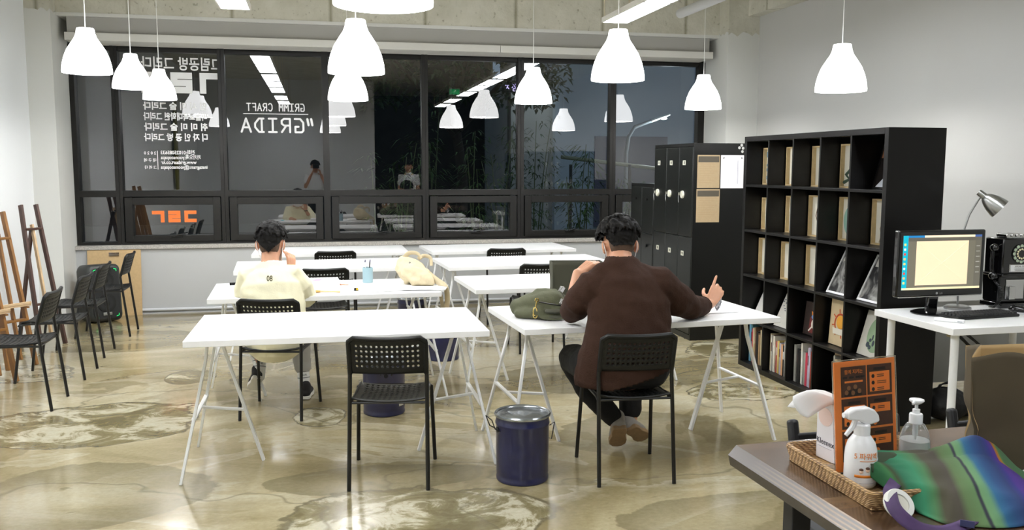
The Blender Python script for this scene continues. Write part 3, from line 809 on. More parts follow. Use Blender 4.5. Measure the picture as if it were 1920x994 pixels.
MB().bx((.003, -.06, .20), (.0055, .125, .305)).done('artwork', mat('brown_print', (112, 74, 46), .35, var=.4, vscale=30), f, rot=R)
MB().prism([(-.127, .012), (.105, .012), (.04, .075), (-.05, .145), (-.127, .185)], .002, .0055, Matrix(((0, 0, 1, 0), (1, 0, 0, 0), (0, 1, 0, 0), (0, 0, 0, 1)))).done('artwork', mat('pale_print', (222, 226, 236), .35), f, rot=R)
for c, lab in ((3, 'white framed charcoal swirl picture, middle row, fourth column'), (4, 'white framed charcoal swirl picture, middle row, near column of the bookshelf')):
    f, R = lean_picture(c, 2, .26, .315, 3.355, .45, M_whitefr, 'leaning_picture', lab, swirl_mat('charcoal_swirl_print', (52, 52, 54), (170, 170, 168), 6, c * 3.1), t=.014)
    MB().bx((.003, -.05, .235), (.0055, .10, .29)).done('artwork', mat('pale_patch_print', (200, 198, 190), .4), f, rot=R)
M_speck = mat('dark_blue_ink', (52, 58, 92), .6)
def blots(f, R, pts, m, x=-.0015):
    mb = MB()
    for (y, z, a, b) in pts: mb.prism([(a * cos(k * pi / 6), b * sin(k * pi / 6)) for k in range(12)], 0, .002, Matrix(((0, 0, 1, x), (1, 0, 0, y), (0, 1, 0, z), (0, 0, 0, 1))))
    return mb.done('artwork', m, f, rot=R)
random.seed(5)
f, R = lean_picture(0, 3, .26, .30, 3.37, .42, None, 'leaning_picture', 'plain white panel leaning in the fourth row, far column, half behind the white table', mat('white_panel', (226, 226, 222), .6), d=.012)
f, R = lean_picture(1, 3, .27, .315, 3.365, .42, None, 'leaning_picture', 'white panel with blue ink specks, fourth row, second column of the bookshelf', mat('off_white_panel', (214, 212, 204), .6), d=.012)
blots(f, R, [(random.uniform(-.11, .125), random.uniform(.12, .26), random.uniform(.004, .011), random.uniform(.003, .009)) for k in range(26)], M_speck)
f, R = lean_picture(4, 3, .27, .29, 3.375, .27, None, 'leaning_picture', 'pale panel with a green oval and dark dots, fourth row, near column of the bookshelf', mat('pale_grey_panel', (212, 210, 200), .6), d=.012)
MB().prism([(.085 * cos(k * pi / 16), .115 * sin(k * pi / 16)) for k in range(32)], -.0015, .0005, Matrix(((0, 0, 1, 0), (1, 0, 0, -.01), (0, 1, 0, .145), (0, 0, 0, 1)))).done('artwork', mat('sage_green_paint', (142, 168, 134), .6), f, rot=R)
blots(f, R, [(.045, .075, .016, .018), (.02, .06, .012, .014), (.03, .105, .011, .012), (-.005, .09, .01, .02), (.012, .125, .006, .018), (-.02, .14, .006, .02)], mat('slate_ink', (54, 66, 78), .6), -.0035)
# a dark album and a wooden board, each with a plain emblem
f, R = lean_picture(2, 3, .255, .235, 3.40, .10, None, 'emblem_album', 'dark brown album with an orange and blue emblem, fourth row, middle column of the bookshelf', mat('dark_brown_cover', (44, 33, 29), .5, var=.2, vscale=15), d=.04)
M_flame = mat('orange_print', (226, 132, 44), .6); M_blueP = mat('light_blue_print', (120, 158, 214), .6); M_ivory = mat('ivory_print', (232, 226, 212), .6); M_redP = mat('dark_red_print', (108, 36, 34), .6)
Mf = Matrix(((0, 0, 1, 0), (-1, 0, 0, 0), (0, 1, 0, 0), (0, 0, 0, 1)))
def emb(poly, m, x): MB().prism(poly, x, x + .002, Mf).done('emblem', m, f, rot=R)
emb([(-.055, .02), (.06, .02), (.065, .13), (-.05, .13)], M_redP, -.002)
emb([(-.03, .145), (-.038, .175), (-.02, .168), (-.008, .21), (.006, .175), (.024, .19), (.03, .145)], M_flame, -.003)
emb([(.004 + .034 * cos(k * pi / 8), .135 + .018 * sin(k * pi / 8)) for k in range(16)], M_blueP, -.0045)
emb([(.004 + .028 * cos(k * pi / 10), .088 + .034 * sin(k * pi / 10)) for k in range(20)], M_ivory, -.0045)
for s in (-1, 1): emb([(.004 + s * .05, .028), (.004 + s * .06, .034), (.004 - s * .01 + s * .03, .07), (.004 + s * .012, .062)], M_ivory, -.005)
f, R = lean_picture(3, 3, .25, .32, 3.385, .06, None, 'wooden_plaque', 'pale wooden plaque with an orange ring emblem, fourth row, fourth column of the bookshelf', mat('pale_plywood', (214, 194, 156), .55, var=.07, vscale=14), d=.012)
def ringp(r0, r1, m, x, c=(.0, .15), n=28):
    mb = MB(); A = []
    for r in (r0, r1): A.append([mb.b.verts.new(Mf @ Vector((c[0] + r * cos(2 * pi * k / n), c[1] + r * sin(2 * pi * k / n), x))) for k in range(n)])
    for k in range(n): mb.b.faces.new((A[0][k], A[0][(k + 1) % n], A[1][(k + 1) % n], A[1][k]))
    mb.done('emblem', m, f, rot=R, solid=.0015)
M_rust = mat('rust_orange_print', (206, 84, 36), .6)
ringp(.058, .07, M_rust, -.002)
for k in range(8):
    a = k * pi / 4 + .2; ca, sa = cos(a), sin(a)
    emb([(.072 * ca - .004 * sa, .15 + .072 * sa + .004 * ca), (.098 * ca - .004 * sa, .15 + .098 * sa + .004 * ca), (.098 * ca + .004 * sa, .15 + .098 * sa - .004 * ca), (.072 * ca + .004 * sa, .15 + .072 * sa - .004 * ca)], M_rust, -.0025)
emb([(.045 * cos(k * pi / 12), .16 + .045 * sin(k * pi / 12)) for k in range(24)], mat('amber_print', (232, 168, 60), .6), -.003)
emb([(-.075, .075), (.075, .075), (.085, .115), (-.085, .115)], M_ivory, -.004)
# ---------------------------------------------------------------- books in the bottom row
random.seed(11)
BC = {'light blue': (120, 184, 224), 'teal': (90, 140, 150), 'crimson': (204, 58, 84), 'cream': (222, 208, 172), 'tan': (190, 160, 118), 'brown': (112, 84, 62), 'white': (226, 226, 220),
      'grey': (158, 158, 152), 'black': (34, 34, 36), 'yellow': (226, 196, 96), 'lavender': (196, 188, 210), 'red': (196, 74, 50), 'green': (120, 158, 104), 'peach': (232, 178, 132), 'dark blue': (52, 62, 104), 'ivory': (238, 234, 222)}
ROWS = [
 (0, 'far', ['light blue', 'teal', 'crimson', 'cream', 'tan', 'brown', 'black', 'brown', 'tan', 'cream', 'yellow', 'lavender', 'peach'], [.30, .30, .27, .28, .285, .29, .26, .25, .24, .28, .29, .28, .25]),
 (1, 'second', ['cream', 'white', 'brown', 'ivory', 'red', 'white', 'yellow', 'grey', 'lavender', 'peach', 'black', 'white', 'green', 'lavender'], [.285, .275, .28, .275, .24, .245, .25, .24, .24, .235, .23, .265, .26, .25]),
 (2, 'middle', ['grey', 'black', 'black', 'ivory', 'white', 'grey', 'crimson', 'lavender', 'lavender', 'red', 'white', 'ivory', 'dark blue'], [.27, .245, .235, .295, .235, .24, .24, .28, .285, .26, .25, .25, .245]),
 (3, 'fourth', ['grey', 'cream', 'white', 'dark blue', 'tan'], [.29, .27, .26, .22, .23]),
]
ORD = ['first', 'second', 'third', 'fourth', 'fifth', 'sixth', 'seventh', 'eighth', 'ninth', 'tenth', 'eleventh', 'twelfth', 'thirteenth', 'fourteenth']
for c, cn, cols, hs in ROWS:
    yl, yh, z = cell(c, 4); y = yh - (.014 if c < 3 else .16); cnt = {}
    for k, (cname, h) in enumerate(zip(cols, hs)):
        th = random.choice([.014, .018, .022, .026]) * (1.1 if c == 2 else 1.0)
        if k == len(cols) - 1: th = max(.012, min(th, y - yl - .004))
        if y - th < yl + .002: break
        dep = random.uniform(.19, .225); x0 = SX + .055 + random.uniform(0, .012)
        b = thing('book', '%s spined book standing %s from the far end of the bottom shelf, %s column' % (cname, ORD[k], cn), 'book', (x0, y - th / 2, z + .0005), 0, 'books on the bottom shelf')
        tilt = (.018 if c == 2 and k > 4 else 0.0)
        R = (tilt, 0, 0)
        cm = mat('book_cover_' + cname.replace(' ', '_'), BC[cname], .5, var=.08, vscale=30)
        MB().bx((0, -th / 2, 0), (.003, th / 2, h)).bx((.003, -th / 2, 0), (dep, -th / 2 + .0018, h)).bx((.003, th / 2 - .0018, 0), (dep, th / 2, h)).done('cover', cm, b, rot=R)
        MB().bx((.004, -th / 2 + .002, .003), (dep - .004, th / 2 - .002, h - .003)).done('page_block', M_mount, b, rot=R)
        if k % 3 == 1: MB().bx((-.0008, -th / 2 + .003, h * .55), (.0, th / 2 - .003, h * .8)).done('spine_label', mat('spine_label_dark', (96, 60, 56), .6) if k % 2 else M_paper, b, rot=R)
        y -= th + .0012
# spiral notebook in the fourth column
yl, yh, z = cell(3, 4)
nb = thing('spiral_notebook', 'kraft spiral notebook standing in the bottom row, above the orange notice', 'notebook', (SX + .10, yl + .12, z + .0005))
MB().bx((0, -.105, 0), (.012, .105, .30)).done('cover', mat('kraft_card', (150, 134, 110), .8), nb)
m = MB()
for k in range(14): m.tube([(.006 + .009 * cos(a * pi / 4), .105 + .003, .02 + k * .02 + .009 * 0) if 0 else (.006 + .011 * cos(a * pi / 4), .104 + .008 * sin(a * pi / 4), .02 + k * .02) for a in range(8)], .0012, 5, closed=True)
m.done('spiral_binding', M_paper, nb)
# ================================================================ steel lockers
M_lock = mat('black_locker_steel', (10, 11, 10), .33, spec=.4, bump=.03, bscale=40)
M_lockd = mat('dark_grey_locker_door', (20, 22, 20), .3, spec=.4, bump=.03, bscale=40)
M_plate = mat('ivory_lock_plate', (222, 220, 204), .35)
LX = 3.306
def locker(name, label, y0, y1, H, ncol, splits, D=.50, tags=True):
    l = thing(name, label, 'locker', (LX, y0, 0))
    w = y1 - y0
    MB().bx((.02, 0, 0), (D, w, H)).bx((0, 0, 0), (.02, .012, H)).bx((0, w - .012, 0), (.02, w, H)).bx((0, .012, H - .03), (.02, w - .012, H)).bx((0, .012, 0), (.02, w - .012, .05)).done('cabinet', M_lock, l, bevel=.002)
    cw = (w - .024) / ncol
    for i in range(ncol):
        ya, yb = .012 + cw * i + .003, .012 + cw * (i + 1) - .003
        for k, (za, zb) in enumerate(splits):
            d = MB().bx((-.004, ya, za), (.014, yb, zb)).done('door', M_lockd, l, bevel=.004)
            yc = (ya + yb) / 2
            if tags:
                ty, tz = yc + .035, (1.622 if k == 1 else .788)
                a = .026
                m = MB().bx((-.010, ty - a, tz - .022), (-.004, ty - a + .010, tz + .022)).bx((-.010, ty + a - .010, tz - .022), (-.004, ty + a, tz + .022)).bx((-.010, ty - a + .01, tz - .022), (-.004, ty + a - .01, tz - .013)).bx((-.010, ty - a + .01, tz + .013), (-.004, ty + a - .01, tz + .022))
                m.done('tag_holder', M_plate, d)
                MB().bx((-.0045, ya + .014, tz - .05), (-.0035, ya + .024, tz + .06)).done('handle_slot', M_blackM, d)
                if k == 1:
                    q = MB().cyl((-.004, yc + .06, 1.33), (-.016, yc + .06, 1.33), .036, .034, n=24).box((-.018, yc + .055, 1.33), (.006, .03, .05)).done('lock_plate', M_plate, d)
                    MB().box((-.028, yc + .10, 1.335), (.012, .022, .026)).bar((-.03, yc + .10, 1.322), (-.03, yc + .104, 1.27), .008, .003).bar((-.032, yc + .092, 1.322), (-.03, yc + .09, 1.255), .008, .003).done('key', M_chrome, q)
            else:
                MB().cyl((-.004, yc, zb - .12), (-.02, yc, zb - .12), .014, .018, n=16).done('knob', M_blackM, d)
    return l
lk = locker('steel_locker', 'tall black steel locker with three columns of doors, papers on its side', 7.512, 8.461, 1.797, 3, [(.055, .942), (.948, 1.762)])
locker('steel_locker', 'lower black steel locker with round knobs beside the window', 8.466, 9.132, 1.41, 2, [(.055, .42), (.426, .90), (.906, 1.375)], tags=False)
# notices on the locker's side
M_kraft = mat('kraft_paper', (178, 156, 122), .8, var=.04, vscale=60)
M_band = mat('brown_band_print', (84, 78, 66), .7)
for x0, x1, z0, z1, lab in ((3.340, 3.557, 1.395, 1.691, 'kraft paper notice with a dark heading, upper left on the locker side'), (3.337, 3.563, 1.085, 1.384, 'kraft paper notice with a dark heading, lower one on the locker side')):
    n = thing('kraft_notice', lab, 'notice', (x0, 7.5105, z0), 0, 'notices on the locker side')
    w, h = x1 - x0, z1 - z0
    MB().bx((0, -.0012, 0), (w, 0, h)).done('sheet', M_kraft, n)
    MB().bx((.008, -.002, h * .78), (w - .008, -.0012, h - .012)).done('heading_band', M_band, n)
    for k in range(9): MB().bx((.02, -.0018, h * (.72 - .07 * k)), (w - .02 - (k % 3) * .03, -.0012, h * (.72 - .07 * k) + .003)).done('text_line', mat('faint_brown_ink', (172, 146, 110), .8), n)
n = thing('paper_notice', 'white printed sheet held by black clips on the locker side', 'notice', (3.567, 7.5105, 1.392), 0, 'notices on the locker side')
MB().bx((0, -.0012, 0), (.223, 0, .298)).done('sheet', M_paper, n)
m_ink = mat('pale_grey_ink', (196, 198, 204), .8)
for x in (.03, .075, .115, .15): MB().bx((x, -.0018, .04), (x + .0012, -.0012, .25)).done('ruled_line', m_ink, n)
MB().bx((.165, -.0018, .04), (.168, -.0012, .25)).done('ruled_line', mat('violet_ink', (120, 112, 150), .8), n)
for x in (.02, .195): MB().box((x + .006, -.004, .272), (.007, .006, .012), (0, .4 if x < .1 else -.4, 0)).done('clip', M_blackM, n)
s = thing('flower_sticker', 'small pale flower stickers in the top corner of the locker side', 'sticker', (3.765, 7.511, 1.745))
for x, z in ((0, .035), (-.022, .012), (.008, -.022), (.014, .008)):
    MB().lathe([(.012, 0), (.013, .002), (.006, .003), (.001, .002)], n=12, M=Matrix(((1, 0, 0, x), (0, 0, -1, 0), (0, 1, 0, z), (0, 0, 0, 1)))).done('petal', mat('pale_sticker', (206, 206, 202), .4), s)
# ================================================================ white desk behind the bookshelf end
DX, DY = 3.216, 3.974
dk = thing('white_desk', 'white desk with round legs beside the bookshelf, holding the monitor', 'desk', (DX, DY, 0), .015)
MB().bx((0, 0, .713), (1.0, .66, .75)).done('desktop', M_tableW, dk, bevel=.002)
for x, y in ((.075, .075), (.075, .60), (.925, .075), (.925, .60)): MB().cyl((x, y, 0), (x, y, .713), .021, n=20).cyl((x, y, .705), (x, y, .713), .045, n=20).done('leg', M_steelW, dk)
# monitor
M_gloss = mat('glossy_black_plastic', (14, 14, 15), .12, coat=.5)
mo = thing('computer_monitor', 'black computer monitor showing a blank cream canvas on the white desk', 'monitor', (3.435, 4.40, .75), 0.02)
MB().bx((-.285, -.03, .108), (.285, .012, .485)).done('housing', M_gloss, mo, bevel=.01, seg=3)
MB().bx((-.16, .012, .16), (.16, .045, .43)).done('back_cover', M_gloss, mo, bevel=.012)
MB().bx((-.275, -.033, .106), (.275, -.027, .112)).done('lower_trim', M_chrome, mo, bevel=.002)
def scr(rgb, e=.42): return mat('screen_%d_%d_%d' % rgb, rgb, .3, emis=e)
MB().bx((-.256, -.0315, .150), (.256, -.030, .456)).done('screen', scr((108, 104, 90)), mo)
Q = lambda a, b, m, n='screen_area', y=-.0325: MB().bx((a[0], y, a[1]), (b[0], y + .001, b[1])).done(n, m, mo)
Q((-.256, .150), (-.225, .456), scr((0, 172, 196)))
Q((-.225, .444), (-.12, .456), scr((28, 120, 180)))
Q((-.12, .444), (.21, .456), scr((238, 222, 190)))
Q((.21, .444), (.256, .456), scr((60, 92, 150)))
Q((-.225, .424), (.256, .444), scr((92, 88, 78)))
Q((-.256, .150), (.256, .162), scr((236, 222, 178)))
Q((-.17, .175), (.17, .424), scr((236, 216, 180), .40))
Q((.215, .162), (.256, .424), scr((98, 95, 84)))
for k in range(9): MB().bx((-.25, -.0336, .40 - k * .027), (-.238, -.0326, .412 - k * .027)).done('screen_icon', scr([(240, 210, 120), (230, 240, 240), (220, 60, 50), (240, 180, 110)][k % 4]), mo)
for k in range(6): MB().bx((.222, -.0336, .39 - k * .03), (.246, -.0326, .394 - k * .03)).done('screen_icon', scr((160, 158, 150)), mo)
M_dim = scr((222, 208, 180))
for s in (-1, 1): MB().bar((-s * .165, -.0334, .18), (s * .165, -.0334, .42), .0012, .0006).done('canvas_line', M_dim, mo)
text('brand_lettering', 'LG', .016, mat('grey_print', (150, 150, 152), .4), mo, (-.004, -.0309, .121))
MB().cyl((-.022, -.0302, .127), (-.022, -.0312, .127), .007, n=16).done('brand_emblem', mat('grey_print'), mo)
MB().lathe([(.115, 0), (.115, .006), (.09, .016), (.03, .022)], (0, .03, .0005), 32).done('stand_base', M_gloss, mo)
MB().bar((0, .04, .015), (0, .03, .17), .07, .03, up=(0, 1, 0)).done('stand_neck', M_gloss, mo, bevel=.008)
# keyboard, mouse, adapter, phone, lamp
kb = thing('keyboard', 'black computer keyboard in front of the monitor', 'keyboard', (3.625, 4.285, .7505), .10)
MB().bx((-.22, -.075, 0), (.22, .07, .016)).done('case', M_black, kb, bevel=.006)
M_key = mat('black_keycap', (40, 41, 42), .5)
for r in range(5):
    for k in range(20):
        if r == 0 and 4 <= k <= 8: continue
        MB().box((-.2 + k * .021, -.055 + r * .026, .021), (.018, .021, .011), taper=(.8, .8)).done('key', M_key, kb, bevel=.0)
    if r == 0: MB().box((-.2 + 6 * .021, -.055, .021), (.10, .021, .011), taper=(.97, .8)).done('key', M_key, kb)
ms = thing('computer_mouse', 'glossy black computer mouse on a pad at the right of the keyboard', 'mouse', (3.965, 4.37, .753), .5)
MB().ell((0, 0, .012), (.032, .058, .024), nu=20).done('mouse_body', M_gloss, ms)
MB().cyl((-.004, .028, .033), (.004, .028, .033), .008, n=12).done('scroll_wheel', M_black, ms)
tag(MB().bx((-.12, -.1, 0), (.12, .1, .0025)).done('mouse_pad', mat('grey_mouse_pad', (196, 196, 198), .7), None, (3.985, 4.37, .7502), bevel=.001), 'pale grey mouse pad under the black mouse', 'mouse pad')
ad = thing('card_reader', 'small white plastic box at the front edge of the white desk', 'card reader', (3.345, 4.17, .7505), -.88)
MB().bx((-.075, -.02, 0), (.075, .02, .016)).done('shell', M_paper, ad, bevel=.004)
MB().bx((.045, -.021, .004), (.07, -.018, .011)).done('slot', mat('pale_slot', (190, 192, 196), .4), ad)
ph = thing('payphone', 'black retro payphone with a rotary dial and chrome top, beside the monitor', 'telephone', (4.03, 4.58, .7505), -.06)
MB().bx((-.065, -.07, .20), (.135, .09, .415)).bx((-.065, -.05, .03), (.135, .09, .20)).done('phone_body', M_gloss, ph, bevel=.008)
MB().bx((-.075, -.09, 0), (.145, .10, .03)).done('base', M_gloss, ph, bevel=.006)
MB().bx((-.072, -.085, .185), (.142, .095, .205)).done('waist_band', M_gloss, ph, bevel=.006)
m = MB().bx((-.03, -.05, .415), (.10, .04, .425))
for k in range(4): m.cyl((-.02 + k * .033, -.05, .43), (-.02 + k * .033, .04, .43), .014 - .002 * (k % 2), n=12)
m.done('coin_chute', M_chrome, ph, bevel=.003)
Mp = Matrix(((1, 0, 0, .052), (0, 0, -1, -.07), (0, 1, 0, .325), (0, 0, 0, 1)))
dl = MB().lathe([(.058, 0), (.058, .006), (.03, .010), (.0, .010)], n=32, M=Mp, cap1=False).done('dial', M_gloss, ph)
for k in range(12):
    a = k * pi / 6
    MB().lathe([(.0105, .006), (.0105, .0085), (.0, .0085)], (.046 * cos(a), .046 * sin(a), 0), 12, M=Mp, cap1=False).done('dial_number', mat('pale_green_enamel', (190, 206, 178), .4), dl)
    MB().lathe([(.006, .0075), (.006, .0105), (.0, .0105)], (.028 * cos(a), .028 * sin(a), 0), 10, M=Mp, cap1=False).done('dial_number', mat('cream_enamel', (238, 230, 190), .4), dl)
cd = MB().bx((-.02, -.074, .215), (.125, -.07, .262)).done('card_frame', M_chrome, ph, bevel=.002)
MB().bx((-.012, -.0755, .219), (.117, -.074, .258)).done('card', M_paper, cd)
text('card_lettering', 'LOCAL CALL', .013, mat('dark_ink', (60, 50, 50), .7), cd, (.052, -.076, .247), align='CENTER')
for k in range(4): MB().bx((.01 + .008 * (k % 2), -.0762, .240 - k * .0055), (.095 - .01 * (k % 2), -.0755, .2415 - k * .0055)).done('card_line', mat('dark_ink'), cd)
MB().bx((-.02, -.055, .05), (.10, -.049, .17)).bx((-.01, -.075, .05), (.03, -.05, .13)).done('coin_return', M_chrome, ph, bevel=.004)
hs = MB().tube([(-.085, -.02, .20), (-.092, -.02, .235), (-.094, -.02, .29), (-.09, -.02, .345)], [.013, .012, .012, .013], 12, round_ends=True)
hs.ell((-.092, -.032, .36), (.024, .03, .024)).ell((-.092, -.032, .19), (.024, .03, .024))
hs.bx((-.095, -.03, .31), (-.06, 0, .325))
hs.done('handset', M_gloss, ph)
cs = []
for k in range(160):
    t = k / 159; a = k * .9
    cs.append((-.095 + .02 * sin(t * 5) + .009 * cos(a), -.05 - .05 * sin(pi * t) + .009 * sin(a), .165 - .157 * min(1, t * 1.25) + .0))
MB().tube(cs, .0028, 5).done('coiled_cord', M_blackM, ph)
dl = thing('desk_lamp', 'brushed steel gooseneck desk lamp behind the monitor', 'lamp', (3.70, 4.55, .7505))
MB().lathe([(.075, 0), (.075, .012), (.06, .02), (.012, .026)], n=28).done('lamp_base', M_steel, dl)
MB().tube([(0, 0, .02), (-.015, -.01, .25), (-.005, -.02, .46), (.02, -.03, .56), (.06, -.05, .65), (.075, -.055, .672)], .006, 10).done('gooseneck', M_steel, dl)
ax = Vector((.62, -.45, -.64)).normalized(); q = ax.orthogonal().normalized(); w = ax.cross(q)
Ml = Matrix(((q.x, w.x, ax.x, .068), (q.y, w.y, ax.y, -.05), (q.z, w.z, ax.z, .685), (0, 0, 0, 1)))
MB().lathe([(.0, -.012), (.017, -.012), (.019, 0), (.02, .03), (.026, .034), (.038, .05), (.052, .085), (.060, .125), (.0615, .140), (.0585, .140), (.05, .09), (.036, .055), (.02, .045)], n=36, M=Ml, cap0=False, cap1=False).done('lamp_shade', M_steel, dl)
MB().lathe([(.0, .05), (.014, .055), (.024, .08), (.026, .10), (.018, .12), (.0, .128)], n=20, M=Ml, cap0=False, cap1=False).done('bulb', mat('frosted_bulb', (236, 236, 232), .3), dl)
# under and behind the desk
gp = thing('privacy_screen', 'grey privacy screen standing behind the white desk', 'screen', (3.72, 5.10, 0))
MB().bx((0, 0, .155), (1.2, .018, .70)).done('panel', mat('grey_screen_panel', (150, 150, 146), .6), gp, bevel=.002)
for x in (.03, 1.14): MB().bx((x, -.15, 0), (x + .03, .16, .025)).bx((x, .018, .025), (x + .03, .045, .66)).done('foot', M_blackM, gp)
MB().bx((-.02, -.006, .0), (0, .024, .72)).done('post', M_steelW, gp)
cb = thing('cable_bundle', 'taped bundle of black cables hanging under the white desk', 'cable')
random.seed(3)
for k in range(4):
    MB().tube([(3.56 + .02 * k, 4.52, .712), (3.60 + .025 * k, 4.50, .655), (3.72 + .03 * k, 4.5 - .01 * k, .56 - .02 * (k % 2)), (3.84 + .035 * k, 4.49, .44), (3.95 + .04 * k, 4.5, .25), (4.02 + .03 * k, 4.5, .006)], .005, 8).done('cable', M_blackM, cb)
MB().bar((3.60, 4.49, .60), (3.70, 4.49, .66), .03, .012).done('tape', mat('masking_tape', (196, 188, 160), .7), cb)
m = MB().ell((0, 0, .10), (.15, .13, .105)).ell((.15, .04, .05), (.10, .08, .05)).ell((-.12, .03, .14), (.05, .06, .06)).tube([(-.1, .0, .17), (-.06, -.02, .23), (.0, -.02, .24), (.05, 0, .19)], .012, 8, round_ends=True)
bb = remesh(m, 'backpack', mat('black_nylon', (26, 26, 28), .6, bump=.1, bscale=120), .012, None, 3, (3.86, 4.80, .0), disp=.006, dscale=18)
tag(bb, 'black bag lying on the floor under the white desk', 'bag')
# ================================================================ foreground wooden table
def wood_top_mat():
    m = bpy.data.materials.new('dark_stained_plank'); m.use_nodes = True
    nt = m.node_tree; N = nt.nodes.new; L = nt.links.new; b = nt.nodes['Principled BSDF']
    tc = N('ShaderNodeTexCoord'); mp = N('ShaderNodeMapping'); mp.inputs['Scale'].default_value = (1.3, 9, 9); L(tc.outputs['Object'], mp.inputs[0])
    n = N('ShaderNodeTexNoise'); n.inputs['Scale'].default_value = 2.2; n.inputs['Detail'].default_value = 7; n.inputs['Distortion'].default_value = .8; L(mp.outputs[0], n.inputs[0])
    r = N('ShaderNodeValToRGB'); e = r.color_ramp.elements; e.new(.5)
    for k, (p, c) in zip(e, ((.3, (62, 43, 30)), (.52, (88, 65, 46)), (.74, (126, 98, 70)))): k.position = p; k.color = lin(c)
    L(n.outputs['Fac'], r.inputs[0]); L(r.outputs[0], b.inputs['Base Color']); b.inputs['Roughness'].default_value = .24; b.inputs['Coat Weight'].default_value = .4; b.inputs['Coat Roughness'].default_value = .15
    return m
def ply_mat():
    m = bpy.data.materials.new('layered_plywood_edge'); m.use_nodes = True
    nt = m.node_tree; N = nt.nodes.new; L = nt.links.new; b = nt.nodes['Principled BSDF']
    g = N('ShaderNodeTexCoord'); sp = N('ShaderNodeSeparateXYZ'); L(g.outputs['Object'], sp.inputs[0])
    n = N('ShaderNodeTexNoise'); n.inputs['Scale'].default_value = 2.5; L(g.outputs['Object'], n.inputs[0])
    mu = N('ShaderNodeMath'); mu.operation = 'MULTIPLY_ADD'; L(n.outputs['Fac'], mu.inputs[0]); mu.inputs[1].default_value = .010; L(sp.outputs[0], mu.inputs[2])
    pp = N('ShaderNodeMath'); pp.operation = 'PINGPONG'; pp.inputs[1].default_value = .0038; L(mu.outputs[0], pp.inputs[0])
    r = N('ShaderNodeMapRange'); r.inputs[1].default_value = .0014; r.inputs[2].default_value = .0032; L(pp.outputs[0], r.inputs[0])
    fy = N('ShaderNodeMapRange'); fy.inputs[1].default_value = -.12; fy.inputs[2].default_value = -.55; L(sp.outputs[1], fy.inputs[0])
    fm = N('ShaderNodeMath'); fm.operation = 'MULTIPLY'; L(r.outputs[0], fm.inputs[0]); L(fy.outputs[0], fm.inputs[1])
    x = N('ShaderNodeMix'); x.data_type = 'RGBA'; L(fm.outputs[0], x.inputs[0]); x.inputs[6].default_value = lin((62, 50, 40)); x.inputs[7].default_value = lin((150, 122, 90))
    L(x.outputs[2], b.inputs['Base Color']); b.inputs['Roughness'].default_value = .35
    return m
M_wtop = wood_top_mat(); M_ply = ply_mat()
M_wedge = mat('dark_wood_edge', (60, 52, 42), .5, var=.2, vscale=20)
wt = thing('wooden_table', 'dark wooden table in the near right corner, carrying the tray and bags', 'table', (1.246, 2.416, 0), .03)
m = MB()
x1, y1 = 1.75, -.95
sec = [(-.044, .690), (-.052, .722), (-.024, .7488), (x1, .75), (x1, .69), (-.03, .690)]
a = [m.b.verts.new((x, .0 - (.004 if i < 2 else 0), z)) for i, (x, z) in enumerate(sec)]
b = [m.b.verts.new((x, y1, z)) for x, z in sec]
m.skin([a, b])
for f in m.b.faces:
    n = f.normal if f.normal.length else f.normal
    f.normal_update()
    c = f.calc_center_median()
    if abs(f.normal.z) > .5 and c.x < -.01 and c.z > .732: f.material_index = 1
    elif abs(f.normal.z) > .9 and c.z > .745: f.material_index = 0
    else: f.material_index = 2
m.done('tabletop', [M_wtop, M_ply, M_wedge], wt)
for y in (-.20, -.78):
    MB().bx((.035, y - .025, 0), (.095, y + .025, .698)).done('leg', M_blackWood, wt, bevel=.003)
    MB().bx((1.60, y - .025, 0), (1.66, y + .025, .698)).done('leg', M_blackWood, wt, bevel=.003)
    for s in (-1, 1): MB().bar((.32, y, .0) if s < 0 else (.12, y, .0), (.17, y, .698) if s < 0 else (.27, y, .698), .05, .03, up=(0, 1, 0)).done('brace', M_blackWood, wt, bevel=.003)
    MB().bx((.095, y - .012, .30), (1.60, y + .012, .34)).done('stretcher', M_blackWood, wt, bevel=.003)
# ---------------------------------------------------------------- rattan tray
def rattan_mat():
    m = bpy.data.materials.new('woven_rattan'); m.use_nodes = True
    nt = m.node_tree; N = nt.nodes.new; L = nt.links.new; b = nt.nodes['Principled BSDF']
    tc = N('ShaderNodeTexCoord')
    w1 = N('ShaderNodeTexWave'); w1.inputs['Scale'].default_value = 38; w1.bands_direction = 'DIAGONAL'; w1.inputs['Distortion'].default_value = 1.0; L(tc.outputs['Object'], w1.inputs[0])
    w2 = N('ShaderNodeTexWave'); w2.inputs['Scale'].default_value = 60; w2.bands_direction = 'Z'; w2.inputs['Distortion'].default_value = 1.5; L(tc.outputs['Object'], w2.inputs[0])
    mu = N('ShaderNodeMath'); mu.operation = 'MULTIPLY'; L(w1.outputs['Fac'], mu.inputs[0]); L(w2.outputs['Fac'], mu.inputs[1])
    n = N('ShaderNodeTexNoise'); n.inputs['Scale'].default_value = 30; L(tc.outputs['Object'], n.inputs[0])
    ad = N('ShaderNodeMath'); ad.operation = 'ADD'; L(mu.outputs[0], ad.inputs[0]); L(n.outputs['Fac'], ad.inputs[1])
    r = N('ShaderNodeValToRGB'); e = r.color_ramp.elements; e[0].position = .35; e[0].color = lin((112, 78, 46)); e[1].position = 1.1; e[1].color = lin((206, 168, 116)); L(ad.outputs[0], r.inputs[0])
    L(r.outputs[0], b.inputs['Base Color']); b.inputs['Roughness'].default_value = .5
    k = N('ShaderNodeBump'); k.inputs['Strength'].default_value = .7; k.inputs['Distance'].default_value = .004; L(mu.outputs[0], k.inputs['Height']); L(k.outputs[0], b.inputs['Normal'])
    return m
M_rat = rattan_mat()
tr = thing('rattan_tray', 'shallow rectangular rattan tray on the wooden table holding bottles and the notice', 'tray', (1.302, 2.262, .7502), .0)
tw, td = .36, .405
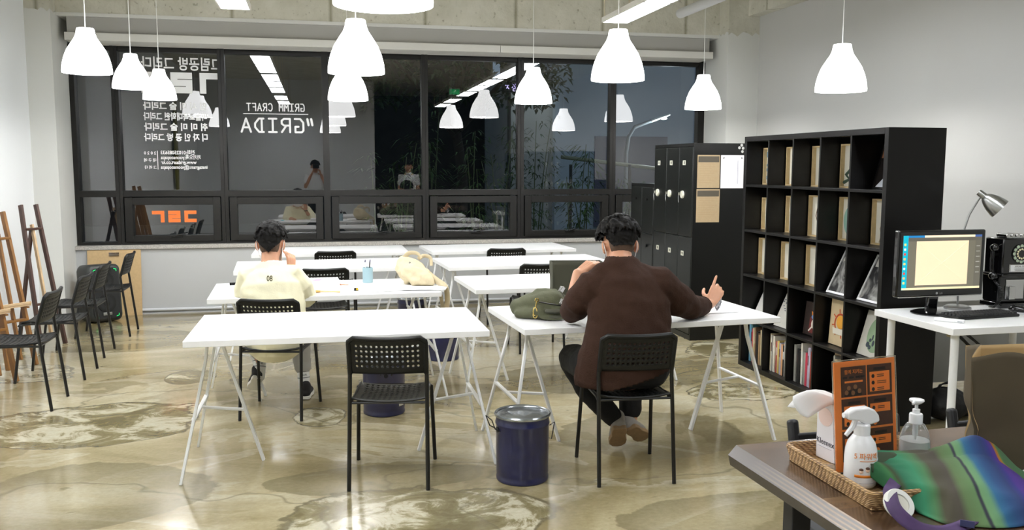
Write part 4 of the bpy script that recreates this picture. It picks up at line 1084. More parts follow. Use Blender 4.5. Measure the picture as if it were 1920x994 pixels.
m = MB().bx((.006, -td + .006, 0), (tw - .006, -.006, .008)); m.done('tray_floor', M_rat, tr)
def rrect(x0, y0, x1, y1, z, r=.02, n=4):
    out = []
    for cx, cy, a in ((x1 - r, y1 - r, 0), (x0 + r, y1 - r, pi / 2), (x0 + r, y0 + r, pi), (x1 - r, y0 + r, 3 * pi / 2)):
        for k in range(n + 1): out.append((cx + r * cos(a + k * pi / 2 / n), cy + r * sin(a + k * pi / 2 / n), z))
    return out
m = MB()
rs = []
for o, z in ((.004, .0), (-.006, .040), (-.004, .046), (.006, .046), (.008, .040), (.014, .002)):
    rs.append([m.b.verts.new(p) for p in rrect(o, -td + o, tw - o, -o, z)])
m.skin(rs, False, False); m.done('tray_wall', M_rat, tr)
m = MB().tube(rrect(-.001, -td - .001, tw + .001, .001, .043), .007, 8, closed=True); m.done('tray_rim', M_rat, tr)
TZ = .7602
# ---------------------------------------------------------------- tissue box
tb = thing('tissue_box', 'white tissue box with tissue pulled out, behind the orange notice', 'tissue box', (1.392, 2.156, TZ), 0.1)
MB().bx((0, 0, 0), (.085, .088, .165)).done('carton', mat('white_carton', (238, 236, 240), .5), tb, bevel=.003)
text('brand_lettering', 'Kleenex', .023, mat('dark_grey_print', (70, 70, 84), .6), tb, (-.0006, .085, .045), rot=(pi / 2, 0, -pi / 2))
MB().bx((-.0008, .02, .036), (0, .08, .038)).done('print_line', mat('pale_grey_print', (200, 198, 206), .6), tb)
MB().prism([(.030 * cos(k * pi / 12), .026 * sin(k * pi / 12)) for k in range(24)], -.0012, 0, Matrix(((0, 0, 1, 0), (1, 0, 0, .05), (0, 1, 0, .125), (0, 0, 0, 1)))).done('print_shape', mat('pale_pink_print', (240, 214, 206), .6), tb)
def tissue(u, v):
    x = .05 - .15 * u + .02 * sin(v * 7); y = .10 - .10 * v + .02 * u * (v - .5)
    z = .160 + .055 * sin(min(1, u * 1.3) * pi / 2) - .035 * u * u + .012 * sin(9 * v + 3 * u) * (.3 + u) - .03 * abs(2 * v - 1) ** 2 * u
    return Vector((x, y, z))
MB().grid(16, 14, tissue).done('tissue', mat('soft_tissue', (246, 246, 246), .9), tb, solid=.0012, ang=180)
# ---------------------------------------------------------------- orange notice in a clear stand
M_acr = bpy.data.materials.new('clear_acrylic'); M_acr.use_nodes = True
_b = M_acr.node_tree.nodes['Principled BSDF']; _b.inputs['Base Color'].default_value = (.95, .96, .97, 1); _b.inputs['Roughness'].default_value = .05; _b.inputs['Transmission Weight'].default_value = 1.0; _b.inputs['IOR'].default_value = 1.2
sg = thing('notice_stand', 'orange printed notice in a clear upright stand on the rattan tray', 'sign', (1.352, 2.085, TZ + .002), .16)
TL = (-.10, 0, 0)
MB().bx((-.004, -.002, 0), (.214, 0, .306)).bx((-.004, .0025, 0), (.214, .0045, .306)).done('clear_sleeve', M_acr, sg, rot=TL, bevel=.0008)
MB().bx((-.004, -.002, -.001), (.214, .075, .002)).done('clear_foot', M_acr, sg, bevel=.0008)
M_or = mat('orange_paper', (255, 142, 58), .55); M_bn = mat('dark_brown_print', (84, 52, 36), .55); M_bk = mat('black_brown_print', (40, 28, 22), .55)
MB().bx((0, .0002, .004), (.21, .0018, .302)).done('notice_sheet', M_or, sg, rot=TL)
def sq(a, b, m, nm='printed_panel', d=.0008): MB().bx((a[0], .0002 - d, a[1]), (b[0], .0002, b[1])).done(nm, m, sg, rot=TL)
cells = [(.022, .205), (.112, .205), (.022, .118), (.112, .118), (.022, .03), (.112, .03)]
for i, (x, z) in enumerate(cells):
    sq((x, z), (x + .086, z + .082), M_bn)
    if i != 0:
        half = i in (3, 5)
        sq((x + .008, z + (.038 if half else .008)), (x + .078, z + .062), M_or, 'inner_panel', .0011)
        if half:
            for dx, dz, r_ in ((.018, .022, .008), (.030, .020, .008), (.024, .010, .007)):
                MB().cyl((x + dx, -.0012, z + dz), (x + dx, -.0006, z + dz), r_, n=12).done('pictogram', M_or, sg, rot=TL)
        sq((x + .022, z + .066), (x + .064, z + .074), M_bk, 'heading_bar', .0012)
        for k in range(1 if half else 3):
            zz = z + .05 - k * .018
            MB().cyl((x + .020, -.0011, zz), (x + .020, -.0006, zz), .0055, n=10).done('pictogram', M_bk, sg, rot=TL)
            for q in (0, .005): sq((x + .034, zz - .003 + q), (x + .066 - .008 * ((k + i) % 2), zz - .001 + q), M_bn, 'text_line', .0014)
    else:
        sq((x + .012, z + .038), (x + .074, z + .043), M_or, 'heading_bar', .0012)
        for k, (a, c) in enumerate(((.026, .024), (.048, .026), (.062, .014), (.040, .010), (.018, .012))):
            MB().cyl((x + a, -.0011, z + c), (x + a, -.0006, z + c), .0065, n=12).done('pictogram', mat('tan_print', (150, 104, 66), .6), sg, rot=TL)
            sq((x + a - .008, z + .002), (x + a + .008, z + c - .006), M_bk, 'pictogram', .0010)
t = text('heading_lettering', '함께 지키는', .013, M_or, sg, (.065, -.0012, .268), align='CENTER'); t.parent = sg; t.rotation_euler = (pi / 2 - .10, 0, 0); t.location = Matrix.Rotation(-.10, 4, 'X') @ Vector((.065, -.0012, .268))
for x in (.028, .050, .072, .088): sq((x, .2545), (x + .015, .2605), M_bk, 'text_line', .0012)
# ---------------------------------------------------------------- spray bottle
M_wp = mat('white_bottle_plastic', (244, 244, 246), .25)
sb = thing('spray_bottle', 'white trigger spray bottle with an orange label in front of the orange notice', 'bottle', (1.372, 2.012, TZ), 0.0)
prof = [(.036, 0), (.040, .004), (.041, .012), (.041, .075), (.0395, .095), (.034, .115), (.024, .130), (.018, .137)]
MB().lathe(prof, n=36).done('bottle_body', M_wp, sb)
MB().lathe([(.0205, .134), (.0205, .160), (.017, .164)], n=28).done('collar', M_wp, sb)
m = MB()
sec = [(-.048, .196), (-.048, .178), (-.038, .176), (-.012, .172), (.004, .162), (.018, .162), (.036, .166), (.044, .170), (.040, .186), (.028, .200), (.010, .208), (-.03, .206)]
Mh = Matrix(((1, 0, 0, 0), (0, 0, 1, 0), (0, 1, 0, 0), (0, 0, 0, 1)))
m.prism(sec, -.013, .013, Mh); m.done('spray_head', M_wp, sb, bevel=.005, seg=3)
MB().cyl((-.056, 0, .188), (-.046, 0, .188), .007, .009, n=14).done('nozzle', M_wp, sb)
MB().tube([(-.020, 0, .176), (-.028, 0, .155), (-.040, 0, .142), (-.047, 0, .134)], [.007, .007, .006, .005], 8).done('trigger', M_wp, sb)
def wrap(r, a0, a1, z0, z1, m, nm, par, n=10):
    MB().grid(n, 1, lambda u, v: Vector((r * cos(a0 + (a1 - a0) * u), r * sin(a0 + (a1 - a0) * u), z0 + (z1 - z0) * v))).done(nm, m, par, solid=.0004, ang=180)
M_lab = mat('orange_label_print', (238, 140, 44), .5); M_fac = mat('peach_print', (240, 206, 180), .5)
wrap(.0414, -2.5, -1.0, .030, .037, M_lab, 'label_band', sb)
for k in range(3): wrap(.0414, -.95, -.45, .040 + k * .014, .048 + k * .014, mat('pale_blue_grey_print', (206, 210, 220), .5), 'label_text', sb)
wrap(.0414, -2.2, -1.05, .073, .0745, M_lab, 'label_text', sb)
wrap(.0414, -2.2, -1.2, .015, .0165, mat('pale_grey_print'), 'label_text', sb)
for k, ch_ in enumerate('5파워액'):
    a = -2.46 + k * .40
    t = text('label_lettering', ch_, .019, M_lab, sb, (.0418 * cos(a), .0418 * sin(a), .080), rot=(pi / 2, 0, a + pi / 2), align='CENTER')
for k in range(3):
    a = -2.1 + k * .38
    MB().ell((.041 * cos(a), .041 * sin(a), .047 + .004 * (k % 2)), (.0055, .0055, .006), nu=10, nv=6).done('label_figure', M_fac, sb)
    MB().ell((.0412 * cos(a), .0412 * sin(a), .0515 + .004 * (k % 2)), (.0056, .0056, .004), nu=10, nv=6).done('label_figure', M_bn, sb)
# ---------------------------------------------------------------- pump bottle
pb = thing('pump_bottle', 'clear pump bottle of hand sanitiser right of the orange notice', 'bottle', (1.612, 2.12, TZ), 0.0)
M_clear = bpy.data.materials.new('clear_plastic'); M_clear.use_nodes = True
_b = M_clear.node_tree.nodes['Principled BSDF']; _b.inputs['Base Color'].default_value = (.93, .94, .94, 1); _b.inputs['Roughness'].default_value = .06; _b.inputs['Transmission Weight'].default_value = .92; _b.inputs['IOR'].default_value = 1.25
prof = [(.038, 0), (.042, .004), (.042, .055), (.040, .075), (.034, .098), (.024, .116), (.016, .122)]
MB().lathe(prof + [(r - .0015, z) for r, z in prof[::-1][:-1]] + [(.036, .003)], n=36, cap0=True, cap1=True).done('bottle_body', M_clear, pb)
MB().lathe([(.036, .004), (.0400, .006), (.0400, .055), (.0385, .071), (.0385, .072)], n=32).done('gel', mat('milky_gel', (240, 241, 240), .2), pb)
MB().lathe([(.018, .118), (.018, .142), (.0165, .146), (.010, .147), (.010, .158), (.0045, .160), (.0045, .176)], n=24).cyl((0, 0, .02), (0, 0, .118), .004, n=10).cyl((0, 0, .085), (0, 0, .118), .0075, n=10).done('pump_collar', M_wp, pb)
MB().lathe([(.006, .172), (.014, .176), (.020, .182), (.019, .186), (.010, .188), (.0, .188)], n=24, cap1=False).tube([(0, 0, .182), (-.016, -.01, .182), (-.023, -.015, .177)], [.005, .0045, .0035], 8).done('pump_head', M_wp, pb)
wrap(.0424, -2.4, -.6, .012, .052, M_paper, 'label', pb, 14)
for k in range(4): wrap(.0429, -2.2, -1.5 - .1 * (k % 2), .020 + k * .007, .0212 + k * .007, mat('pale_blue_grey_print'), 'label_text', pb, 6)
# ---------------------------------------------------------------- card and tape ring
tag(MB().bx((-.045, -.03, 0), (.045, .03, .0008)).done('white_card', M_paper, None, (1.385, 1.915, TZ + .001), rot=(0, 0, .4)), 'small white card lying in the rattan tray under the green bag end', 'card')
tp = thing('tape_roll', 'white round roll leaning on the tray under the purple strap', 'tape roll', (1.338, 1.805, .787))
Mr = Euler((radians(48), 0, .15)).to_matrix().to_4x4()
MB().lathe([(.022, -.010), (.035, -.010), (.037, -.006), (.037, .006), (.035, .010), (.022, .010), (.022, -.010)], n=36, M=Mr, cap0=False, cap1=False).done('roll', mat('off_white_tape', (232, 232, 226), .5), tp)
MB().lathe([(.0, -.007), (.022, -.007), (.022, .007), (.0, .007)], n=24, M=Mr, cap0=False, cap1=False).done('core', M_mount, tp)
# ================================================================ people
M_skin = mat('skin', (204, 152, 122), .5, var=.05, vscale=20)
M_skin.node_tree.nodes['Principled BSDF'].inputs['Subsurface Weight'].default_value = .12
M_skin.node_tree.nodes['Principled BSDF'].inputs['Subsurface Radius'].default_value = (.01, .004, .002)
M_hair = mat('black_hair', (15, 13, 12), .7, spec=.2, var=.3, vscale=60)
M_mask = mat('white_mask_fabric', (240, 240, 240), .85)
V = Vector
def limb(m, pts, radii, n=14, up=None):
    m.tube(pts, radii, n, round_ends=True, up=up)
def frame_of(fwd, up):
    f = V(fwd).normalized(); r = f.cross(V(up)).normalized(); u = r.cross(f)
    return f, r, u
def hand(m, wrist, fwd, palm, side, curl=(.5, .55, .6, .7), thumb=.4, spread=.1, k=1.0, point=None):
    """wrist position, fwd = towards the fingers, palm = palm normal, side = +1/-1 for the thumb's side"""
    f = V(fwd).normalized(); p = V(palm); p = (p - f * p.dot(f)).normalized(); s = f.cross(p) * side
    w = V(wrist)
    L = .092 * k
    for j, o in enumerate((.030, .010, -.010, -.028)):
        base = w + f * L * (.97, 1.0, .97, .90)[j] + s * o * k
        limb(m, [w + s * o * .6 * k + f * .012, w + s * o * .85 * k + f * L * .5, base], [(.011 * k, .0125 * k)] * 3, 8)
        ln = (.072, .080, .074, .060)[j] * k; c = curl[j]
        d = (f + s * spread * (1.5 - j) * .6).normalized(); pts = [base]; q = base
        for seg, fr in enumerate((.42, .32, .26)):
            a = c * (.55, 1.15, .8)[seg]
            d = (d * cos(a) + p * sin(a)).normalized(); q = q + d * ln * fr; pts.append(q)
        r = (.0092, .0092, .009, .008)[j] * k
        limb(m, pts, [r, r * .97, r * .9, r * .78], 8)
    tb_ = w + f * .022 * k + s * .024 * k + p * .006
    d = (f * .55 + s * .8 + p * thumb).normalized(); q1 = tb_ + d * .040 * k
    d2 = (f * .85 + s * .25 + p * thumb * 1.4).normalized(); q2 = q1 + d2 * .030 * k; q3 = q2 + (f * .9 + p * thumb * 1.6).normalized() * .024 * k
    limb(m, [w + f * .01 + s * .01, tb_, q1, q2, q3], [.013 * k, .0135 * k, .0108 * k, .0098 * k, .008 * k], 8)
def head(m, c, fwd, up, k=1.0):
    """skull, jaw, nose, ears and eye sockets, all fused later"""
    f, r, u = frame_of(fwd, up); c = V(c)
    M = Matrix((r, f, u)).transposed()
    P = lambda x, y, z: c + M @ V((x * k, y * k, z * k))
    m.ell(P(0, -.008, .028), (.076 * k, .094 * k, .088 * k), M, 20, 14)
    m.ell(P(0, .028, -.030), (.060 * k, .064 * k, .078 * k), M, 18, 12)
    m.ell(P(0, .066, -.088), (.026 * k, .022 * k, .018 * k), M, 12, 8)
    limb(m, [P(0, .084, .022), P(0, .096, .000), P(0, .104, -.020)], [.009 * k, .011 * k, .014 * k], 8)
    m.ell(P(0, .088, -.058), (.022 * k, .010 * k, .010 * k), M, 12, 8)
    for s in (-1, 1):
        m.ell(P(s * .032, .080, .034), (.020 * k, .010 * k, .007 * k), M, 10, 6)
        R = M @ Euler((.12, 0, s * .42)).to_matrix()
        m.ell(P(s * .084, -.012, -.006), (.009 * k, .022 * k, .036 * k), R, 12, 10)
    return P, M
def eyes(P, k, par):
    for s in (-1, 1):
        MB().ell(P(s * .031, .077, .020), (.0115 * k,) * 3, None, 12, 8).done('eye', mat('eye_white', (236, 234, 230), .2), par)
        MB().ell(P(s * .031, .0855, .020), (.0055 * k,) * 3, None, 10, 6).done('iris', mat('dark_iris', (30, 22, 18), .15), par)
        MB().tube([P(s * .018, .089, .046), P(s * .034, .088, .050), P(s * .048, .078, .046)], .0028 * k, 6).done('eyebrow', M_hair, par)
def mask(P, M, k, par):
    def fn(u, v):
        a = (u - .5) * 2.5; z = -.10 + .105 * v
        b = .086 + .014 * sin(pi * v); rr = .070
        return P(rr * sin(a), .012 + b * cos(a) * (.95) + .006 * cos(a) * sin(pi * v), z)
    o = MB().grid(18, 8, fn).done('face_mask', M_mask, par, solid=.002, ang=180)
    for s in (-1, 1):
        MB().tube([P(s * .068, .035, -.010), P(s * .080, .012, .020), P(s * .088, -.010, .030), P(s * .088, -.028, .012), P(s * .083, -.030, -.022), P(s * .074, -.010, -.055), P(s * .068, .025, -.075)], .0022, 6).done('ear_loop', M_mask, o)
def hair(P, M, k, par, style, seed):
    random.seed(seed)
    m = MB()
    vol = style['vol']
    m.ell(P(0, -.010, .045), ((.080 + vol) * k, (.096 + vol) * k, (.088 + vol) * k), M, 22, 14)
    if style.get('nape'):
        m.ell(P(0, -.060, -.012), (.066 * k, .042 * k, .075 * k), M, 16, 10)
    for q in style['lumps']: m.ell(P(*q[:3]), (q[3] * k,) * 3 if len(q) == 4 else tuple(x * k for x in q[3:]), M, 12, 8)
    for i in range(style['locks']):
        a = random.uniform(-pi, pi); e = random.uniform(.15, 1.25)
        n0 = V((sin(a) * cos(e), -cos(a) * cos(e), sin(e)))
        if n0.y > .55 and e < .5: continue
        R0 = V(((.081 + vol) * n0.x, (.097 + vol) * n0.y, (.089 + vol) * n0.z)) + V((0, -.010, .045))
        t = V((n0.x * .3, n0.y * .3, -.9)) + V((random.uniform(-.5, .5), random.uniform(-.5, .5), random.uniform(0, .5))) * style['mess']
        t = (t - n0 * t.dot(n0)).normalized()
        L = random.uniform(.030, .055)
        p1 = R0 + t * L * .5 + n0 * style['lift'] * random.uniform(.4, 1.2); p2 = R0 + t * L + n0 * style['lift'] * random.uniform(-.2, .9)
        w = random.uniform(.007, .012)
        m.tube([P(*(R0 - t * L * .3 - n0 * .006)), P(*R0), P(*p1), P(*p2)], [w * .8 * k, w * k, w * .8 * k, w * .25 * k], 6)
    zc = style['cut']
    o = remesh(m, 'hair', M_hair, .0042, par, 1, disp=.003, dscale=45, seed=seed)
    # trim: keep only what lies above the hairline
    b = bmesh.new(); b.from_mesh(o.data)
    Mi = M.inverted(); c = P(0, 0, 0)
    def keep(co):
        q = (Mi @ (co - c)) / k
        if q.y > .055: return q.z > .062
        zb = max(zc + abs(q.x) * style.get('vee', .0), (abs(q.x) - .058) * 1.6 - .02)
        f = min(1, max(0, (q.y + .06) / .07))
        return q.z > zb * (1 - f) + (.030 + max(0, q.y) * .5) * f
    dele = [v for v in b.verts if not keep(v.co)]
    bmesh.ops.delete(b, geom=dele, context='VERTS'); b.to_mesh(o.data); b.free()
    o.data.polygons.foreach_set('use_smooth', [True] * len(o.data.polygons))
    return o
def stub(P, M, k, par, z0, z1):
    """the close cropped fade at the nape"""
    def fn(u, v):
        a = -pi / 2 + (u - .5) * 2.1; z = z0 + (z1 - z0) * v
        e = max(.0, 1 - ((z - .028) / .088) ** 2) ** .5 if z > -.05 else 0
        rx, ry = .0775 * e + .052 * (1 - e), .0955 * e + .060 * (1 - e)
        return P(rx * cos(a), ry * sin(a) - .008, z)
    MB().grid(16, 8, fn).done('cropped_hair', mat('short_cropped_hair', (84, 64, 50), .8, var=.2, vscale=120), par, ang=180)
# ---------------------------------------------------------------- person in the brown cardigan
pm = thing('person', 'person in a brown cardigan and black trousers seen from behind, leaning on the white table', 'person', (0, 0, 0))
m = MB()
HC = (1.560, 4.485, 1.162); HF, HU = (.05, .90, -.46), (.0, .42, .90)
Ph, Mh_ = head(m, HC, HF, HU, 1.05)
limb(m, [(1.54, 4.40, 1.05), (1.546, 4.425, 1.09), (1.555, 4.455, 1.13)], [.074, .066, .062])
limb(m, [(1.54, 4.27, .55), (1.55, 4.28, .72), (1.565, 4.32, .88), (1.55, 4.37, 1.0)], [(.15, .11), (.14, .10), (.155, .10), (.13, .08)], up=(0, 1, 0))
Ls, Le, Lw = V((1.375, 4.36, .965)), V((1.318, 4.535, .812)), V((1.392, 4.69, 1.000))
Rs, Re, Rw = V((1.735, 4.36, .975)), V((1.985, 4.53, .812)), V((2.195, 4.71, .800))
limb(m, [(1.50, 4.38, 1.0), Ls, Ls.lerp(Le, .5), Le], [.06, .056, .05, .042]); limb(m, [Le, Le.lerp(Lw, .35), Lw], [.043, .042, .027])
limb(m, [(1.58, 4.38, 1.0), Rs, Rs.lerp(Re, .5), Re], [.06, .056, .05, .042]); limb(m, [Re, Re.lerp(Rw, .35), Rw], [.043, .042, .027])
hand(m, Lw, (.78, .08, .52), (.55, .30, -.75), -1, (.70, .85, .95, 1.0), .6, .1, 1.08)
hand(m, Rw, (.52, .25, .72), (.25, .92, -.28), 1, (.10, .95, 1.1, 1.2), .5, .12, 1.1)
limb(m, [(1.46, 4.28, .535), (1.41, 4.46, .53), (1.375, 4.66, .525)], [.085, .078, .06]); limb(m, [(1.62, 4.28, .535), (1.66, 4.48, .53), (1.70, 4.68, .525)], [.085, .078, .06])
limb(m, [(1.375, 4.66, .515), (1.47, 4.64, .34), (1.60, 4.58, .16)], [.055, .052, .035]); limb(m, [(1.70, 4.68, .515), (1.70, 4.67, .34), (1.70, 4.64, .17)], [.055, .052, .035])
body = remesh(m, 'body', M_skin, .0055, pm, 3)
eyes(Ph, 1.05, pm); mask(Ph, Mh_, 1.05, pm)
stub(Ph, Mh_, 1.05, pm, -.075, .02)
hair(Ph, Mh_, 1.05, pm, dict(vol=.019, nape=True, cut=-.030, locks=260, mess=.9, lift=.010, vee=-.0,
     lumps=[(.02, -.02, .135, .036), (-.045, -.03, .118, .036), (.055, -.05, .10, .034), (0, -.085, .075, .036), (-.062, -.06, .07, .032), (.066, -.06, .06, .032), (-.02, .02, .13, .036), (.08, -.02, .06, .022), (-.08, -.02, .06, .022)]), 4)
M_card = mat('brown_knit_wool', (54, 35, 26), .9, spec=.2, var=.10, vscale=40, bump=.25, bscale=160)
m = MB()
limb(m, [(1.525, 4.285, .49), (1.53, 4.275, .58), (1.548, 4.285, .72), (1.565, 4.325, .87), (1.553, 4.365, .978), (1.543, 4.395, 1.045)],
     [(.268, .172), (.252, .165), (.230, .148), (.222, .138), (.205, .118), (.120, .088)], 26, up=(0, 1, 0))
limb(m, [(1.541, 4.40, 1.045), (1.545, 4.415, 1.072)], [(.105, .085), (.090, .078)], 18)
limb(m, [(1.44, 4.385, 1.03), (1.40, 4.375, 1.0)], [.06, .06], 14); limb(m, [(1.64, 4.385, 1.03), (1.70, 4.375, 1.0)], [.06, .06], 14)
q = Le.lerp(Lw, .27)
limb(m, [(1.49, 4.39, .99), Ls + V((.0, .0, .0)), Ls.lerp(Le, .5) + V((-.018, -.01, -.01)), Le + V((0, 0, .006)), Le.lerp(Lw, .18)], [.080, .090, .082, .068, .062], 16)
limb(m, [Le + V((0, 0, .006)), q], [.064, .054], 14)
q = Re.lerp(Rw, .66)
limb(m, [(1.60, 4.39, .99), Rs, Rs.lerp(Re, .5) + V((.0, -.012, -.012)), Re + V((0, 0, .010)), Re.lerp(Rw, .35), q], [.082, .098, .094, .074, .066, .050], 16)
cg = remesh(m, 'cardigan', M_card, .0075, pm, 3, disp=.007, dscale=9, seed=2)
def clip_low(o, fn):
    b = bmesh.new(); b.from_mesh(o.data)
    bmesh.ops.delete(b, geom=[v for v in b.verts if fn(v.co)], context='VERTS'); b.to_mesh(o.data); b.free()
    o.data.polygons.foreach_set('use_smooth', [True] * len(o.data.polygons))
    k = o.modifiers.new('s', 'SOLIDIFY'); k.thickness = .004; k.offset = -1
clip_low(cg, lambda v: (v.z < .47 + max(0, v.x - 1.40) * .25 and v.y < 4.55) or (v - V((1.546, 4.43, 1.118))).length < .070)
MB().tube([V((1.545, 4.412, 1.082)) + V((.086 * cos(a * pi / 12), .072 * sin(a * pi / 12), .016 * sin(a * pi / 12) - .004)) for a in range(24)], .007, 8, closed=True).done('collar', M_card, cg)
MB().tube([q + (V((.0, .62, .0)) * 0) + (lambda d, x, y, a: x * .047 * cos(a) + y * .047 * sin(a))(0, (Rw - Re).normalized().orthogonal().normalized(), (Rw - Re).normalized().cross((Rw - Re).normalized().orthogonal().normalized()), a * pi / 10) for a in range(20)], .006, 8, closed=True).done('cuff', M_card, cg)
MB().box((1.862, 4.405, .905), (.012, .05, .03), (0, .7, .5)).done('sleeve_patch', mat('pale_patch', (214, 216, 222), .6), cg)
M_trou = mat('black_cotton', (13, 13, 14), .85, bump=.1, bscale=90)
m = MB()
limb(m, [(1.42, 4.27, .545), (1.54, 4.25, .55), (1.66, 4.27, .545)], [(.115, .10)] * 3, 18)
limb(m, [(1.45, 4.28, .545), (1.39, 4.46, .54), (1.365, 4.68, .53)], [.105, .098, .078], 16); limb(m, [(1.63, 4.28, .545), (1.67, 4.48, .54), (1.71, 4.70, .53)], [.105, .095, .078], 16)
limb(m, [(1.365, 4.68, .515), (1.46, 4.655, .34), (1.575, 4.60, .205)], [.075, .070, .056], 14); limb(m, [(1.71, 4.70, .515), (1.705, 4.68, .36), (1.70, 4.655, .225)], [.075, .074, .064], 14)
remesh(m, 'trousers', M_trou, .009, pm, 2, disp=.004, dscale=14)
M_sneak = mat('pale_grey_suede', (158, 152, 144), .8, bump=.1, bscale=90); M_sole = mat('tan_rubber_sole', (150, 122, 88), .6, var=.12, vscale=40)
def shoe(par, heel, toe, up, mu, ms, k=1.0, lace=True, mark=None):
    """a low sneaker lying between heel and toe; up = away from the sole"""
    h, t = V(heel), V(toe); f = (t - h).normalized(); u = V(up); u = (u - f * u.dot(f)).normalized(); s = f.cross(u)
    L = (t - h).length
    P = lambda x, y, z: h + f * x * L + s * y * k + u * z * k
    m = MB()
    limb(m, [P(.10, 0, .040), P(.35, 0, .045), P(.65, 0, .038), P(.90, 0, .026)], [(.040 * k, .036 * k), (.040 * k, .040 * k), (.045 * k, .034 * k), (.036 * k, .022 * k)], 16, up=tuple(u))
    limb(m, [P(.14, 0, .05), P(.16, 0, .092)], [(.040 * k, .036 * k), (.043 * k, .040 * k)], 14)
    up_ = remesh(m, 'shoe', mu, .006, par, 3)
    m = MB(); out = [(.0, .024), (.02, .034), (.2, .040), (.42, .036), (.65, .047), (.85, .044), (.98, .026), (1.02, .0)]
    ol = out + [(x, -y) for x, y in out[::-1][1:]]
    a = [m.b.verts.new(P(x - .03, y, -.002)) for x, y in ol]; b = [m.b.verts.new(P(x - .03, y * 1.03, .022)) for x, y in ol]
    m.skin([a, b]); m.done('sole', ms, up_, bevel=.003)
    if lace:
        for x in (.42, .50, .58): MB().tube([P(x, -.022, .078 - (x - .42) * .12), P(x + .03, 0, .086 - (x - .42) * .13), P(x, .022, .078 - (x - .42) * .12)], .003, 6).done('lace', M_paper, up_)
    return up_, P
shoe(pm, (1.592, 4.520, .155), (1.625, 4.655, .012), (.10, .72, .62), M_sneak, M_sole, 1.05)
shoe(pm, (1.672, 4.560, .135), (1.80, 4.66, .040), (-.45, .35, .80), M_sneak, M_sole, 1.0)
# what the hands hold
pc = thing('pencil_pouch', 'small grey patterned pouch held in the right hand above the white table', 'pouch', (0, 0, 0))
m = MB().tube([(2.262, 4.752, .845), (2.262, 4.748, .81), (2.254, 4.742, .775), (2.25, 4.738, .756)], [(.020, .012), (.022, .014), (.016, .010), (.004, .004)], 12)
m.done('pouch_body', swirl_mat('grey_pattern_fabric', (92, 92, 98), (224, 224, 226), 30), pc)
MB().tube([(2.268, 4.755, .845), (2.285, 4.765, .875), (2.30, 4.772, .865)], .003, 6).done('zip_pull', M_chrome, pc)
# ---------------------------------------------------------------- person in the pale yellow sweatshirt
pk = thing('person', 'person in a pale yellow sweatshirt with 08 on the back, seated at the second table', 'person', (0, 0, 0))
m = MB()
HC = (-.302, 5.975, 1.074); HF, HU = (.10, .94, -.33), (.02, .30, .95)
Pb, Mb_ = head(m, HC, HF, HU, 1.0)
limb(m, [(-.308, 5.90, .92), (-.306, 5.92, .965), (-.303, 5.945, 1.02)], [.064, .057, .056])
limb(m, [(-.28, 5.84, .53), (-.29, 5.83, .70), (-.30, 5.86, .84), (-.305, 5.885, .915)], [(.13, .10), (.125, .09), (.14, .09), (.11, .07)], up=(0, 1, 0))
Ls, Le, Lw = V((-.445, 5.90, .885)), V((-.475, 6.00, .72)), V((-.40, 6.18, .775))
Rs, Re, Rw = V((-.165, 5.88, .885)), V((-.090, 5.93, .735)), V((-.178, 6.12, .885))
limb(m, [(-.34, 5.89, .90), Ls, Ls.lerp(Le, .5), Le], [.05, .046, .042, .036]); limb(m, [Le, Lw], [.036, .024])
limb(m, [(-.27, 5.89, .90), Rs, Rs.lerp(Re, .5), Re], [.05, .046, .042, .036]); limb(m, [Re, Rw], [.036, .024])
hand(m, Lw, (.45, .85, -.05), (.1, 0, -1), 1, (.5, .55, .6, .65), .4, .1, .9)
hand(m, Rw, (-.02, .2, .95), (-.55, .75, .1), 1, (.35, .75, .9, .7), .5, .35, .95)
wb_ = MB().tube([Rw + V((.026 * cos(k * pi / 8), .024 * sin(k * pi / 8), .004)) for k in range(16)], .006, 6, closed=True)
limb(m, [(-.34, 5.85, .515), (-.39, 6.04, .51), (-.41, 6.26, .50)], [.075, .066, .052]); limb(m, [(-.22, 5.85, .515), (-.18, 6.04, .51), (-.155, 6.25, .50)], [.075, .066, .052])
limb(m, [(-.41, 6.26, .49), (-.40, 6.22, .36), (-.41, 6.165, .20)], [.048, .046, .032]); limb(m, [(-.155, 6.25, .49), (-.135, 6.21, .32), (-.115, 6.165, .12)], [.048, .046, .032])
body = remesh(m, 'body', M_skin, .0055, pk, 3)
wb_.done('wrist_band', M_blackM, pk)
eyes(Pb, 1.0, pk); mask(Pb, Mb_, 1.0, pk)
stub(Pb, Mb_, 1.0, pk, -.060, .02)
hair(Pb, Mb_, 1.0, pk, dict(vol=.016, nape=True, cut=-.075, locks=150, mess=.35, lift=.005, vee=.95,
     lumps=[(.0, -.03, .12, .045), (-.05, -.03, .09, .04), (.05, -.03, .09, .04), (-.066, -.02, .05, .034), (.066, -.02, .05, .034), (0, -.08, .06, .036), (0, -.078, -.01, .032, .030, .05)]), 9)
M_sweat = mat('pale_yellow_fleece', (230, 224, 192), .9, bump=.12, bscale=120, sheen=.2)
m = MB()
limb(m, [(-.285, 5.815, .475), (-.285, 5.805, .56), (-.29, 5.815, .70), (-.30, 5.85, .82), (-.305, 5.880, .893), (-.307, 5.890, .918)],
     [(.190, .150), (.205, .155), (.200, .140), (.190, .125), (.150, .100), (.105, .088)], 24, up=(0, 1, 0))
limb(m, [(-.34, 5.89, .895), Ls, Ls.lerp(Le, .5) + V((-.008, -.01, -.01)), Le, Le.lerp(Lw, .55)], [.066, .074, .074, .066, .056], 14)
limb(m, [(-.27, 5.89, .895), Rs, Rs.lerp(Re, .5) + V((.010, -.01, -.01)), Re + V((.005, -.01, -.005)), Re.lerp(Rw, .40)], [.066, .076, .080, .072, .056], 14)
sw = remesh(m, 'sweatshirt', M_sweat, .0072, pk, 3, disp=.006, dscale=9, seed=7)
